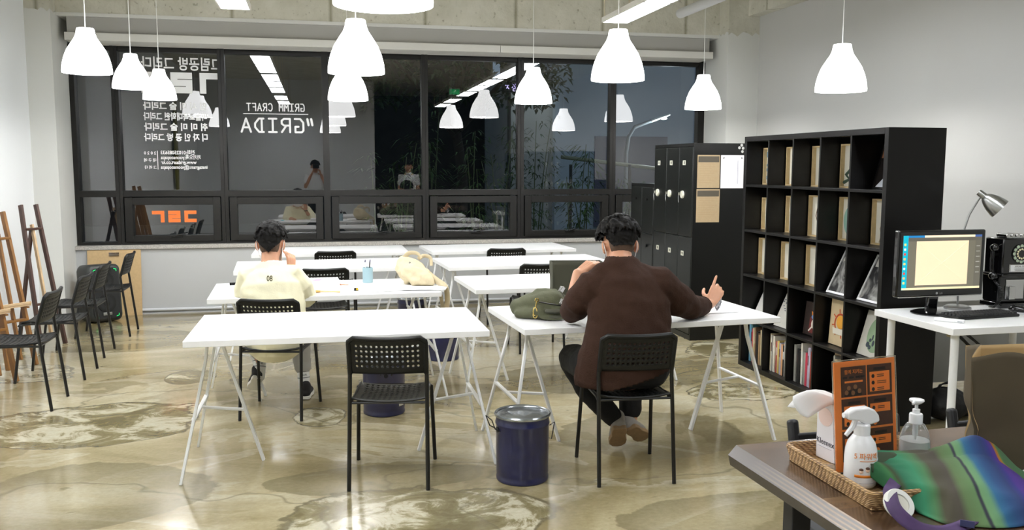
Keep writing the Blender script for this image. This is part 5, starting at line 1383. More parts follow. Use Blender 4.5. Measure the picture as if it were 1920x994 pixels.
clip_low(sw, lambda v: (v - V((-.306, 5.915, .972))).length < .078)
MB().tube([V((-.3065, 5.902, .925)) + V((.080 * cos(a * pi / 12), .072 * sin(a * pi / 12), .012 * sin(a * pi / 12))) for a in range(24)], .0065, 8, closed=True).done('neckband', M_sweat, sw)
# the number follows the fabric of the back
bpy.context.view_layer.update()
def on_back(px_x, z):
    ok, loc, nor, idx = sw.ray_cast(V((px_x, 5.2, z)), V((0, 1, 0)))
    return loc
t = text('back_print', '08', .046, mat('olive_black_print', (70, 66, 44), .8), sw, (0, 0, 0), align='CENTER', sx=.8, weight=.001)
for v in t.data.vertices:
    x, y, z = -.303 + v.co.x * .8, v.co.y, v.co.z
    loc = on_back(x, .868 + y)
    v.co = V((x, (loc.y if loc is not None else 5.75) - .0018 - z, .868 + y))
t.rotation_euler = (0, 0, 0); t.location = (0, 0, 0); t.scale = (1, 1, 1)
M_tr = mat('pale_grey_cotton', (176, 174, 168), .85, bump=.08, bscale=80)
m = MB()
limb(m, [(-.36, 5.84, .53), (-.28, 5.82, .53), (-.20, 5.84, .53)], [(.095, .085)] * 3, 16)
limb(m, [(-.34, 5.85, .52), (-.39, 6.04, .515), (-.415, 6.27, .505)], [.092, .085, .07], 14); limb(m, [(-.22, 5.85, .52), (-.18, 6.04, .515), (-.15, 6.26, .505)], [.092, .085, .07], 14)
limb(m, [(-.415, 6.27, .49), (-.405, 6.23, .38), (-.405, 6.205, .32)], [.068, .066, .06], 14); limb(m, [(-.15, 6.26, .49), (-.135, 6.215, .34), (-.122, 6.18, .215)], [.068, .068, .058], 14)
remesh(m, 'trousers', M_tr, .008, pk, 2, disp=.004, dscale=16)
M_sock = mat('white_sock_knit', (238, 238, 236), .9, bump=.1, bscale=150)
for a, b, r in (((-.403, 6.20, .285), (-.412, 6.158, .165), .042), ((-.122, 6.175, .21), (-.113, 6.16, .07), .041)):
    a, b = V(a), V(b); s_ = MB().tube([a, a.lerp(b, .5), b], [r, r * .98, r * .95], 16, round_ends=True).done('sock', M_sock, pk)
    for f_ in (.18, .48):
        c = a.lerp(b, f_); d = (b - a).normalized(); x = d.orthogonal().normalized(); y = d.cross(x)
        MB().tube([c + (x * cos(k * pi / 10) + y * sin(k * pi / 10)) * (r * 1.005) for k in range(20)], .0022, 6, closed=True).done('sock_stripe', mat('slate_knit', (70, 78, 90), .9), s_)
    c = a.lerp(b, .33); d = (a - b).normalized(); xv = V((1, 0, 0)); xv = (xv - d * xv.dot(d)).normalized(); nv = xv.cross(d)
    t = text('sock_lettering', 'i FOR', .020, mat('black_knit_print', (40, 40, 44), .9), s_, (0, 0, 0), align='CENTER', sx=.9)
    t.matrix_local = Matrix.Translation(c + nv * r * 1.02 - d * .008) @ Matrix((xv, d, nv)).transposed().to_4x4()
M_cv = mat('black_canvas', (28, 27, 30), .75, bump=.1, bscale=160); M_ws = mat('white_rubber', (232, 230, 224), .5)
shoe(pk, (-.418, 6.10, .165), (-.465, 6.225, .055), (.05, .62, .78), M_cv, M_ws, .92)
shoe(pk, (-.112, 6.10, .006), (-.085, 6.32, .006), (0, 0, 1), M_cv, M_ws, .92)
# ================================================================ things on the tables
M_mbag = mat('cream_cotton_fabric', (206, 192, 160), .9, var=.05, vscale=30, bump=.15, bscale=120)
tt = thing('tote_bag', 'slouched cream cotton bag with its strap hanging off the table end', 'bag', (0, 0, 0))
m = MB()
limb(m, [(.615, 6.40, .86), (.66, 6.33, .83), (.735, 6.22, .795)], [(.075, .085), (.11, .085), (.085, .048)], 18, up=(0, .3, 1))
limb(m, [(.60, 6.42, .90), (.66, 6.36, .875)], [(.05, .035), (.06, .04)], 14)
limb(m, [(.66, 6.22, .785), (.76, 6.20, .785)], [(.05, .038), (.05, .036)], 14)
limb(m, [(.63, 6.35, .80), (.61, 6.30, .775)], [.055, .03], 14)
remesh(m, 'bag_body', M_mbag, .008, tt, 3, disp=.016, dscale=11, seed=5, post=lambda v: V((v.x, v.y, max(v.z, TT + .003))))
def strap(pts, w, t_, m_, par, nm='strap', up=(0, 0, 1)):
    P_ = [V(p) for p in pts]; Q = []
    for i in range(len(P_) - 1):
        a, b, c, d = P_[max(0, i - 1)], P_[i], P_[i + 1], P_[min(len(P_) - 1, i + 2)]
        for k in range(6):
            u = k / 6; Q.append(.5 * ((2 * b) + (c - a) * u + (2 * a - 5 * b + 4 * c - d) * u * u + (3 * b - a - 3 * c + d) * u ** 3))
    Q.append(P_[-1])
    return MB().tube(Q, [(w, t_)] * len(Q), 8, up=up).done(nm, m_, par)
strap([(.60, 6.38, .93), (.635, 6.36, .968), (.69, 6.33, .965), (.715, 6.31, .93)], .016, .005, M_mbag, tt, 'handle', (0, 1, 0))
strap([(.70, 6.38, .92), (.74, 6.37, .945), (.785, 6.35, .93), (.79, 6.34, .875)], .014, .005, M_mbag, tt, 'handle', (0, 1, 0))
strap([(.755, 6.24, .83), (.81, 6.18, .785), (.862, 6.13, .745), (.872, 6.11, .67), (.858, 6.09, .585), (.838, 6.08, .60), (.822, 6.085, .70)], .024, .004, M_mbag, tt, 'shoulder_strap', (1, 1, 0))
MB().cyl((.63, 6.285, .905), (.63, 6.279, .907), .008, n=12).done('snap_button', M_steel, tt)
cu = thing('brush_cup', 'light blue cup holding brushes on the second table', 'cup', (.345, 6.475, TT + .0005))
MB().lathe([(.030, 0), (.036, .003), (.037, .012), (.037, .108), (.036, .112), (.033, .112), (.033, .012), (.0, .010)], n=32, cap1=False).done('cup_body', mat('light_blue_ceramic', (150, 178, 187), .35), cu)
br = [(-.008, .005, 'white_brush', M_paper), (.006, .006, 'dark_brush', M_black), (.014, -.004, 'white_brush', M_paper)]
for k, (dx, dy, nm, mm) in enumerate(br):
    b = thing('paint_brush', ['white handled brush standing in the light blue cup', 'dark handled brush standing in the light blue cup', 'brush with a fluffy white tip standing in the light blue cup'][k], 'brush', (.345 + dx, 6.475 + dy, TT + .0145))
    p = V((0, 0, 0)); q = V((dx * 1.2 + .004 * k, dy, .135))
    MB().tube([p, q], [.003, .004], 8).done('handle', mm, b)
    if k == 2: MB().ell(q + V((.004, 0, .012)), (.010, .010, .018), None, 12, 8).done('bristles', M_mask, b)
    else: MB().tube([q, q + V((.002, 0, .018))], [.0045, .003], 8).done('ferrule', mat('navy_ferrule', (52, 54, 92), .4), b)
ab = thing('art_book', 'thick white art book with pink flower drawings beside the person in yellow', 'book', (.02, 6.40, TT + .0005), .04)
MB().bx((-.12, -.155, .003), (.115, .15, .032)).done('page_block', mat('page_edges', (222, 222, 220), .8), ab)
MB().bx((-.125, -.16, 0), (.12, .155, .003)).bx((-.125, -.16, .032), (.12, .155, .036)).bx((-.125, -.16, .003), (-.121, .155, .032)).done('cover', mat('white_cover', (240, 238, 240), .4), ab, bevel=.001)
def patch(pts, z, m_, par, nm='cover_print'): MB().prism(pts, z, z + .0006).done(nm, m_, par)
patch([(.0 + .035 * cos(k * pi / 6) - .03, .02 + .028 * sin(k * pi / 6)) for k in range(12)], .036, mat('pink_print', (232, 120, 160), .5), ab)
patch([(.05 + .03 * cos(k * pi / 6), -.06 + .035 * sin(k * pi / 6)) for k in range(12)], .036, mat('lilac_print', (206, 196, 208), .5), ab)
patch([(.075 + .02 * cos(k * pi / 6), -.04 + .012 * sin(k * pi / 6)) for k in range(12)], .0366, mat('mauve_print', (176, 160, 172), .5), ab)
patch([(-.06, -.03), (.02, -.022), (.02, -.018), (-.06, -.024)], .036, mat('plum_print', (120, 90, 110), .5), ab)
wb = thing('wooden_brush', 'honey coloured wooden hake brush lying in front of the art book', 'brush', (.035, 6.005, TT + .010), -.32)
MB().tube([(-.03, 0, 0), (.06, 0, .001), (.10, 0, .0)], [(.008, .006), (.006, .005), (.010, .007)], 10, round_ends=True).done('handle', mat('pale_birch', (222, 184, 136), .5), wb)
MB().tube([(-.085, 0, 0), (-.05, 0, 0), (-.028, 0, 0)], [(.022, .006), (.024, .008), (.010, .006)], 10).done('brush_head', mat('golden_bristle', (190, 148, 74), .8, bump=.3, bscale=200), wb)
pp = thing('pencil', 'thin orange pencil poking out from under the art book', 'pencil', (.165, 6.36, TT + .006), -.75)
MB().cyl((-.07, 0, 0), (.05, 0, 0), .0038, n=8).done('barrel', mat('orange_lacquer', (214, 120, 56), .4), pp); MB().cyl((.05, 0, 0), (.066, 0, 0), .0038, .0006, n=8).done('tip', M_raw, pp)
es = thing('pencil_sharpener', 'tiny black and yellow pencil sharpener on the white sheet', 'sharpener', (.243, 6.045, TT + .0032), .3)
MB().box((0, 0, .011), (.030, .018, .020), taper=(.8, .8)).done('sharpener_body', M_black, es, bevel=.002); MB().box((.004, -.0095, .012), (.014, .004, .012)).done('yellow_face', mat('yellow_plastic', (236, 196, 50), .4), es)
ph2 = thing('smartphone', 'black smartphone in a white case at the left end of the second table', 'phone', (-.585, 6.53, TT + .0005), .1)
MB().bx((-.036, -.075, 0), (.036, .075, .007)).done('case', M_paper, ph2, bevel=.003); MB().bx((-.034, -.073, .007), (.034, .073, .010)).done('screen', M_gloss, ph2, bevel=.002)
rg = thing('tape_ring', 'pale blue ring lying by the smartphone', 'ring', (-.53, 6.30, TT + .001))
MB().tube([(.022 * cos(k * pi / 10), .022 * sin(k * pi / 10), .006) for k in range(20)], .006, 8, closed=True).done('ring', mat('aqua_plastic', (120, 200, 214), .4), rg)
def sheet(x, y, rz, w, h, lab, z=TT + .0006, g='white paper sheets on the tables'):
    return tag(MB().grid(6, 6, lambda u, v: V(((u - .5) * w, (v - .5) * h, .0012 + .0015 * sin(3 * u + 2 * v)))).done('paper_sheet', M_paper, None, (x, y, z), rot=(0, 0, rz), solid=.0006, ang=180), lab, 'paper', g)
sheet(.42, 6.13, .08, .42, .30, 'white sheet of paper under the tiny sharpener')
sheet(.66, 6.13, -.22, .42, .30, 'white sheet of paper under the cream bag', TT + .0035)
sheet(.70, 6.08, -.05, .30, .21, 'white sheet sticking out past the table end, below the cream bag', TT + .0065)
sheet(.36, 6.36, .25, .40, .28, 'white sheet of paper under the light blue cup, lying askew', TT + .0064 - .006)
sheet(-.30, 6.28, .02, .36, .26, 'white sheet before the person in the yellow sweatshirt')
sheet(2.22, 4.80, .15, .30, .21, 'white sheet on the table by the right hand of the person in brown')
sheet(1.80, 4.85, .05, .36, .26, 'white sheet in front of the person in the brown cardigan')
# ---------------------------------------------------------------- olive canvas bag
M_oli = mat('olive_canvas', (84, 86, 64), .85, var=.07, vscale=25, bump=.2, bscale=130)
M_web = mat('dark_olive_webbing', (74, 74, 62), .8, bump=.2, bscale=200)
M_brass = mat('brass', (214, 186, 112), .25, 1.0)
ob = thing('canvas_bag', 'olive green canvas shoulder bag with a brass clasp on the white table', 'bag', (0, 0, 0))
m = MB()
limb(m, [(1.10, 4.86, .800), (1.20, 4.83, .815), (1.31, 4.80, .815), (1.36, 4.79, .80)], [(.07, .050), (.10, .075), (.09, .075), (.06, .055)], 20, up=(0, 0, 1))
limb(m, [(1.095, 4.80, .775), (1.20, 4.75, .780), (1.31, 4.74, .780)], [(.06, .030), (.08, .036), (.06, .036)], 16, up=(0, 0, 1))
limb(m, [(1.21, 4.86, .875), (1.30, 4.83, .870)], [(.05, .022), (.05, .025)], 14)
remesh(m, 'bag_body', M_oli, .008, ob, 3, disp=.008, dscale=12, seed=3, post=lambda v: V((v.x, v.y, max(v.z, TT + .003))))
strap([(1.178, 4.705, .845), (1.24, 4.68, .835), (1.30, 4.672, .825), (1.345, 4.68, .825)], .006, .004, M_blackM, ob, 'flap_edge')
strap([(1.185, 4.695, .825), (1.18, 4.672, .80), (1.19, 4.664, .776), (1.23, 4.655, .770), (1.29, 4.652, .772), (1.325, 4.660, .80), (1.315, 4.675, .825)], .020, .004, M_oli, ob, 'pocket_band', (0, 1, 0))
m = MB()
for zz in (.765, .797): m.tube([(1.215, 4.668, zz), (1.255, 4.655, zz), (1.30, 4.66, zz)], [(.016, .012)] * 3, 10, round_ends=True)
m.done('rolled_strap', M_web, ob)
cl = MB().tube([(1.162, 4.690, .852), (1.157, 4.682, .835), (1.152, 4.676, .818)], .004, 8).tube([(1.150 + .011 * cos(k * pi / 6), 4.674, .798 + .022 * sin(k * pi / 6)) for k in range(10)], .0032, 8).tube([(1.163 + .010 * cos(k * pi / 5), 4.690, .858 + .008 * sin(k * pi / 5)) for k in range(10)], .003, 6, closed=True)
cl.done('brass_clasp', M_brass, ob)
MB().tube([(1.150 + .012 * cos(k * pi / 6 + 2.9), 4.672, .782 + .020 * sin(k * pi / 6 + 2.9)) for k in range(7)], .003, 8).done('brass_hook', M_brass, ob)
m = MB().tube([(1.30, 4.70, .90), (1.325, 4.695, .865), (1.335, 4.69, .83)], [(.014, .003)] * 3, 8)
m.done('shoulder_strap', M_web, ob)
for q in ((1.305, 4.685, .845), (1.32, 4.75, .905)):
    MB().box(q, (.030, .010, .034), (.3, .4, .2)).box(V(q) + V((0, -.007, 0)), (.012, .006, .040), (.3, .4, .2)).done('buckle', M_chrome, ob, bevel=.002)
# ---------------------------------------------------------------- dark paper bag on the table behind
gb = thing('dark_paper_bag', 'tall dark olive paper bag standing behind the canvas bag', 'paper bag', (1.485, 5.02, TT + .0005), -.12)
M_dkp = mat('dark_olive_paper', (66, 66, 52), .85, var=.05, vscale=10)
def paper_bag(par, w, d, h, mo, mi, open_=.0, seed=1, crump=.008):
    random.seed(seed)
    def side(a, b, n=10, m_=14):
        a, b = V(a), V(b); nn = V((b.y - a.y, a.x - b.x, 0)).normalized()
        def fn(u, v):
            p = a.lerp(b, u); z = v * h
            q = p * (1 + open_ * v)
            k = noise.noise(V((p.x * 9 + seed, z * 7, p.y * 9 - seed))) * crump * min(1, v * 3) * (1 - .4 * v)
            return V((q.x, q.y, z)) + nn * k
        return fn
    c = [(-w / 2, -d / 2), (w / 2, -d / 2), (w / 2, d / 2), (-w / 2, d / 2)]
    m1 = MB()
    for i in range(4): m1.grid(10, 14, side(c[i] + (0,), c[(i + 1) % 4] + (0,)))
    m1.grid(2, 2, lambda u, v: V(((u - .5) * w, (v - .5) * d, .001)))
    bmesh.ops.remove_doubles(m1.b, verts=m1.b.verts, dist=1e-5)
    return m1
paper_bag(gb, .30, .11, .285, M_dkp, M_dkp, .0).done('bag_walls', M_dkp, gb, solid=.0015, ang=50)
# ================================================================ the rainbow striped bag and brown paper bag in front
def stripe_mat():
    m = bpy.data.materials.new('rainbow_striped_cotton'); m.use_nodes = True
    nt = m.node_tree; N = nt.nodes.new; L = nt.links.new; b = nt.nodes['Principled BSDF']
    uv = N('ShaderNodeUVMap'); sp = N('ShaderNodeSeparateXYZ'); L(uv.outputs[0], sp.inputs[0])
    r = N('ShaderNodeValToRGB'); e = r.color_ramp.elements
    st = [(0.0, (39, 101, 60)), (.06, (59, 118, 67)), (.10, (62, 71, 45)), (.15, (34, 106, 76)), (.28, (55, 138, 99)), (.36, (76, 126, 81)), (.42, (77, 74, 55)), (.52, (74, 67, 57)), (.57, (91, 116, 71)), (.635, (94, 128, 81)), (.645, (45, 49, 60)), (.655, (45, 49, 60)), (.665, (108, 150, 102)), (.70, (101, 148, 108)), (.735, (40, 101, 141)), (.79, (37, 77, 126)), (.86, (40, 57, 109)), (.90, (50, 50, 126)), (.92, (72, 45, 134)), (.945, (77, 50, 134)), (.955, (180, 109, 34)), (.975, (160, 126, 50)), (.985, (92, 134, 76)), (1.0, (72, 109, 76))]
    while len(e) < len(st): e.new(.5)
    for k, (p, c) in zip(e, st): k.position = p; k.color = lin(c)
    L(sp.outputs[0], r.inputs[0]); L(r.outputs[0], b.inputs['Base Color']); b.inputs['Roughness'].default_value = .8
    n = N('ShaderNodeTexWave'); n.inputs['Scale'].default_value = 260; L(uv.outputs[0], n.inputs[0])
    k = N('ShaderNodeBump'); k.inputs['Strength'].default_value = .08; L(n.outputs['Fac'], k.inputs['Height']); L(k.outputs[0], b.inputs['Normal'])
    return m
M_rb = stripe_mat()
rb = thing('striped_bag', 'rainbow striped cloth bag of green, blue and purple slumped on the wooden table', 'bag', (0, 0, 0))
# sections along the bag: (low front point, ridge point, low back point)
SEC = [((1.372, 1.985, .800), (1.385, 2.035, .838), (1.402, 2.06, .800)),
       ((1.385, 1.930, .780), (1.425, 2.02, .826), (1.47, 2.10, .785)),
       ((1.40, 1.860, .765), (1.485, 1.99, .828), (1.57, 2.13, .765)),
       ((1.41, 1.800, .754), (1.545, 1.965, .832), (1.66, 2.13, .756)),
       ((1.43, 1.745, .752), (1.605, 1.950, .846), (1.74, 2.12, .754)),
       ((1.49, 1.715, .752), (1.66, 1.935, .848), (1.79, 2.09, .754)),
       ((1.565, 1.700, .752), (1.715, 1.91, .822), (1.82, 2.05, .754)),
       ((1.655, 1.720, .752), (1.76, 1.895, .786), (1.83, 2.00, .754)),
       ((1.74, 1.760, .752), (1.79, 1.850, .758), (1.83, 1.93, .754))]
def cat4(a, b, c, d, u): return .5 * ((2 * b) + (c - a) * u + (2 * a - 5 * b + 4 * c - d) * u * u + (3 * b - a - 3 * c + d) * u ** 3)
def sec_at(u):
    x = u * (len(SEC) - 1); i = min(int(x), len(SEC) - 2); f = x - i
    g = lambda k: [V(p) for p in SEC[min(max(k, 0), len(SEC) - 1)]]
    A, B, C_, D = g(i - 1), g(i), g(i + 1), g(i + 2)
    return [cat4(A[j], B[j], C_[j], D[j], f) for j in range(3)]
def rbf(u, v):
    lo, ri, hi = sec_at(u)
    if v < .5:
        t = v * 2; p = lo.lerp(ri, t); bul = sin(pi * t); d = V((-.25, -.6, .7)).normalized()
    else:
        t = v * 2 - 1; p = ri.lerp(hi, t); bul = sin(pi * t); d = V((.1, .25, 1)); bul *= 1 + 2.3 * math.exp(-((u - .60) / .17) ** 2)
    k = noise.noise(V((u * 4, v * 3, 1.3))) * .016 - .020 * abs(noise.noise(V((u * 3.2 + v * 2.2, v * 5.5 - u * 1.5, 4.3)))) + .006 * abs(noise.noise(V((u * 9 - v * 3, v * 10, 7.3))))
    q = p + d * (bul * (.034 if v < .5 else .022) + k * min(1, 3 * min(u + .1, 1.02 - u)))
    q.z = max(q.z, .7518)
    return q
m = MB().grid(70, 44, rbf)
_uv = m.b.loops.layers.uv.verify()
for f in m.b.faces:
    for l in f.loops:
        u, v = l[_uv].uv
        l[_uv].uv = (min(.925 if v < .5 else .999, max(0.0, 1.30 * u - .23 * (1 - 2 * v) if v < .5 else 1.30 * u + .16 * (2 * v - 1))), v)
m.done('bag_cloth', M_rb, rb, solid=.003, ang=180)
# open mouth: a lip folded inwards
def lipf(u, v):
    a = pi * 1.15 * u - .1
    c = V((1.385, 2.015, .812)); r1, r2 = .052, .030
    o = c + V((-.012 + .10 * v, r1 * cos(pi - a) * (1 - .25 * v), r2 * sin(a) * (1 - .2 * v) - .03 * v * (1 - sin(a))))
    return o
MB().grid(24, 8, lipf).done('bag_lining', mat('dark_green_lining', (58, 72, 50), .85), rb, solid=.002, ang=180)
M_purple = mat('purple_brown_webbing', (72, 50, 92), .75, var=.3, vscale=14)
def ribbon(pts, w, nrm, m_, par, nm='strap'):
    """a flat webbing strip through pts; nrm = facing direction at each point"""
    P_ = [V(p) for p in pts]; n = len(P_)
    def at(L_, x):
        i = min(int(x), n - 2); f = x - i; g = lambda k: V(L_[min(max(k, 0), n - 1)])
        return cat4(g(i - 1), g(i), g(i + 1), g(i + 2), f)
    def fn(u, v):
        x = u * (n - 1); p = at(P_, x); t = (at(P_, min(n - 1, x + .05)) - at(P_, max(0, x - .05))).normalized()
        s_ = t.cross(at(nrm, x)).normalized()
        return p + s_ * (w * (v - .5))
    return MB().grid(40, 4, fn).done(nm, m_, par, solid=.0028, ang=180)
ribbon([(1.455, 1.960, .806), (1.425, 1.925, .806), (1.378, 1.885, .800), (1.330, 1.828, .808), (1.300, 1.762, .792), (1.318, 1.715, .770), (1.37, 1.700, .760), (1.43, 1.715, .758), (1.50, 1.750, .758)], .032,
       [(-.3, -.5, .8), (-.4, -.6, .7), (-.5, -.6, .6), (-.6, -.6, .5), (-.7, -.5, .5), (-.4, -.6, .7), (0, -.5, .85), (.1, -.3, .95), (0, 0, 1)], M_purple, rb)
MB().box((1.452, 1.712, .766), (.010, .030, .014), (0, .3, .9)).done('woven_tag', mat('navy_tag', (52, 56, 96), .7), rb)
# brown paper bag with its mouth open
kp = thing('brown_paper_bag', 'crumpled brown paper bag standing open at the right edge of the photo', 'paper bag', (1.872, 2.040, .7505), -.60)
M_kr = mat('brown_kraft_outer', (88, 77, 58), .8, var=.08, vscale=8); M_kri = mat('pale_kraft_inner', (186, 158, 112), .8)
def kraft(par):
    w, d, h = .24, .16, .335
    c = [(-w / 2, -d / 2), (w / 2, -d / 2), (w / 2, d / 2), (-w / 2, d / 2)]
    m = MB()
    def side(a, b, gus):
        a, b = V(a + (0,)), V(b + (0,)); nn = V((b.y - a.y, a.x - b.x, 0)).normalized()
        def fn(u, v):
            p = a.lerp(b, u); z = v * h
            fold = -gus * (1 - abs(2 * u - 1)) * (.25 + .75 * v)
            k = noise.noise(V((p.x * 8, z * 6.5, p.y * 8))) * .016 * min(1, v * 3) * (1.1 - v)
            pin = -.008 * math.exp(-((v - .36) / .12) ** 2) * math.exp(-((p.x + .12) / .10) ** 2)
            q = V((p.x * (1 + .10 * v), p.y * (1 + .05 * v), z + .012 * sin(u * 5 + p.x * 9) * v * v)) + nn * (fold + k + pin)
            q.x += .012 * math.exp(-((v - .36) / .10) ** 2) * (1 if p.x < -.05 else 0) * (1 - max(0, p.x + .15) / .2 if p.x < .05 else 0)
            return q
        return fn
    for i in range(4): m.grid(16, 24, side(c[i], c[(i + 1) % 4], .030 if i % 2 else .004))
    m.grid(4, 2, lambda u, v: V(((u - .5) * w, (v - .5) * d, .001)))
    bmesh.ops.remove_doubles(m.b, verts=m.b.verts, dist=1e-5)
    bmesh.ops.recalc_face_normals(m.b, faces=m.b.faces)
    o = m.done('bag_walls', [M_kr, M_kri], par, ang=35)
    k = o.modifiers.new('s', 'SOLIDIFY'); k.thickness = .0016; k.offset = -1; k.material_offset = 1
    return o
kraft(kp)
def crum(u, v):
    return V(((u - .5) * .09, (v - .5) * .09, .018 + .03 * noise.noise(V((u * 4, v * 4, .3))) + .022 * noise.noise(V((u * 9, v * 9, 2.3)))))
tag(MB().grid(18, 16, crum).done('crumpled_paper', M_paper, None, (1.815, 1.925, .7515), rot=(0, 0, .3), solid=.001, ang=30), 'crumpled white paper at the right edge beside the brown paper bag', 'paper')
# ================================================================ window lettering (seen mirrored from inside)
def vinyl(win, body, xr, z, size, width, m=M_vinyl, weight=.0, y=YG + .0185, flip=True, spacing=1.0):
    """mirrored text whose reading start is at xr (its right end as seen from inside)"""
    o = text('vinyl_lettering', body, size, m, win, (xr, y, z), width=width, weight=weight, flip=flip, spacing=spacing)
    return o
w2, w3 = WINS[1], WINS[2]
vinyl(w2, '그림공방 그리다', -.979, 2.612, .150, .813, weight=.003)
def poly(win, pts, m, y=YG + .0185):
    return MB().prism(pts, -y - .0004, -y + .0004, Matrix.Rotation(pi / 2, 4, 'X')).done('vinyl_emblem', m, win, smooth=False)
def logo(win, x0, z0, s, mirror, m, y=YG + .0185, gap=1.32):
    """three block letters in a row on cells of size s"""
    t = .30 * s
    G = [(0, 0), (0, 0)]
    def T(pts, k):
        out = [(x + k * gap * s, z) for x, z in pts]
        W = 2 * gap * s + s
        if mirror: out = [(W - x, z) for x, z in out][::-1]
        return [(x0 + x, z0 + z) for x, z in out]
    poly(win, T([(0, s - t), (s - t, s - t), (s - t, 0), (s, 0), (s, s), (0, s)], 0), m, y)
    q = .025 * s
    poly(win, T([(0, 0), (s, 0), (s, s * .315), (.3 * s, s * .315), (.3 * s, s * .345), (s, s * .345), (s, s), (0, s), (0, s * .69), (.68 * s, s * .69), (.68 * s, s * .66), (0, s * .66)], 1), m, y)
    poly(win, T([(0, 0), (s, 0), (s, t), (t, t), (t, s - t), (s, s - t), (s, s), (0, s)], 2), m, y)
logo(w2, -1.801, 2.357, .220, True, M_vinyl, gap=1.345)
LN = ['입 시 미 술 그리다', '미술교육대학원 그리다', '취 미 미 술 그리다', '디 자 인 공 방 그리다']
for k, b in enumerate(LN): vinyl(w2, b, -1.141, 2.188 - .1105 * k, .088, .648, weight=.003)
for k, (b, xr, xl) in enumerate((('전화:01025085633', -1.282, -1.632), ('카카오톡:yoonsoopapa', -1.224, -1.633), ('www.gridaart.co.kr', -1.272, -1.635), ('instagram:@yoonsoopapa', -1.159, -1.637))):
    vinyl(w2, b, xr, 1.708 - .052 * k, .054, xr - xl, weight=.0008)
for k, b in enumerate(('2 0 2 0', '대 구 에', '그 리 다')): vinyl(w2, b, -1.680, 1.706 - .077 * k, .042, .122, weight=.0008)
MB().bx((-1.670, YG + .0175, 1.545), (-1.664, YG + .0195, 1.745)).done('vinyl_rule', M_vinyl, w2)
GL = {'G': [[(.95, 1), (.35, 1), (.02, .72), (.02, .14), (.2, 0), (.9, 0), (.9, .42), (.55, .42)]], 'R': [[(.05, 0), (.05, 1), (.7, 1), (.95, .86), (.95, .64), (.7, .5), (.05, .5)], [(.45, .5), (.95, 0)]], 'I': [[(.08, 1), (.92, 1)], [(.5, 1), (.5, 0)], [(.08, 0), (.92, 0)]],
      'D': [[(.05, 1), (.55, 1), (.97, .64), (.97, .36), (.55, 0), (.05, 0)], [(.25, 0), (.25, 1)]], 'A': [[(0, 0), (.5, 1), (1, 0)], [(.18, .34), (.82, .34)]], 'M': [[(.02, 0), (.02, 1), (.5, .42), (.98, 1), (.98, 0)]],
      'C': [[(.95, .84), (.72, 1), (.32, 1), (.02, .72), (.02, .28), (.32, 0), (.72, 0), (.95, .16)]], 'F': [[(.08, 0), (.08, 1), (.95, 1)], [(.08, .52), (.75, .52)]], 'T': [[(.02, 1), (.98, 1)], [(.5, 1), (.5, 0)]], '"': [[(.30, 1), (.18, .55)], [(.72, 1), (.60, .55)]], ' ': []}
def strokes(win, body, xr, z, w, h, pitch, t):
    m = MB(); y = YG + .0185
    for k, c in enumerate(body):
        for st in GL[c]:
            q = [V((xr - k * pitch - a * w, y, z + b * h)) for a, b in st]
            tt = t * (1.5 if c == '"' else 1)
            for a, b in zip(q[:-1], q[1:]): m.bar(a, b, tt, .0008, up=(0, 1, 0))
            for a in q: m.cyl(a - V((0, .0005, 0)), a + V((0, .0005, 0)), tt / 2, n=10)
    return m.done('vinyl_lettering', M_vinyl, win, smooth=False)
strokes(w3, 'GRIMM CRAFT', -.119, 2.185, .040, .078, .0571, .011)
MB().bx((-.769, YG + .0175, 2.148), (-.077, YG + .0195, 2.156)).done('vinyl_rule', M_vinyl, w3)
strokes(w3, 'GRIDA', -.131, 1.955, .098, .145, .1405, .021)
strokes(w3, '"', -.018, 1.955, .098, .145, .14, .016)
# orange emblem on the lower pane, reading the right way round from inside
logo(w2, -1.745, .975, .126, False, M_orange, y=YG - .0012, gap=1.31)
t = text('vinyl_lettering', '그림공방 그리다', .05, mat('grey_vinyl_lettering', (92, 98, 92), .6), w2, (-1.665, YG - .0012, .905), width=.345)
# ================================================================ outside: dusk street behind the glass
M_fac = mat('blue_grey_facade', (150, 162, 172), .9, var=.05, vscale=1.2)
M_fac2 = mat('pale_concrete_facade', (150, 152, 150), .9, var=.06, vscale=2)
struct(MB().bx((-16, YG + .5, -.5), (24, 34, -.35)).done('ground_outside', mat('dark_asphalt', (54, 54, 54), .9)))
bd = thing('neighbour_building', 'blue grey building with a window seen through the right panes', 'building', (5.1, 19.0, -.35))
MB().bx((0, 0, 0), (11, 6, 7.2)).done('wall', M_fac, bd)
wf = MB().bx((5.45, -.06, 3.05), (7.55, 0, 3.12)).bx((5.45, -.06, 4.62), (7.55, 0, 4.69)).bx((5.45, -.06, 3.12), (5.52, 0, 4.62)).bx((7.48, -.06, 3.12), (7.55, 0, 4.62)).bx((6.6, -.05, 3.12), (6.66, 0, 4.62)).bx((5.52, -.05, 3.52), (7.48, 0, 3.58)).done('window', mat('pale_window_frame', (150, 158, 164), .5), bd)
MB().bx((5.52, -.03, 3.12), (7.48, -.01, 4.62)).done('pane', mat('dim_window_pane', (96, 104, 100), .3), wf)
MB().bx((.9, -.04, .6), (2.6, -.005, 2.6)).done('shutter', mat('violet_grey_shutter', (72, 72, 92), .6), bd)
MB().bx((-1.0, .2, 0), (0, 3, 3.9)).done('side_wing', M_fac2, bd)
b2 = thing('dark_building', 'dark building across the street seen through the left panes', 'building', (-14, 23.0, -.35))
MB().bx((0, 0, 0), (18.5, 5, 8)).done('wall', mat('dark_brick_facade', (48, 48, 46), .9, var=.2, vscale=3), b2)
MB().bx((1, -.08, 0), (18, 0, .5)).done('plinth', M_dark, b2)
sl = thing('street_lamp', 'slim street lamp with a bent arm outside the window', 'street lamp', (5.75, 16.2, -.35))
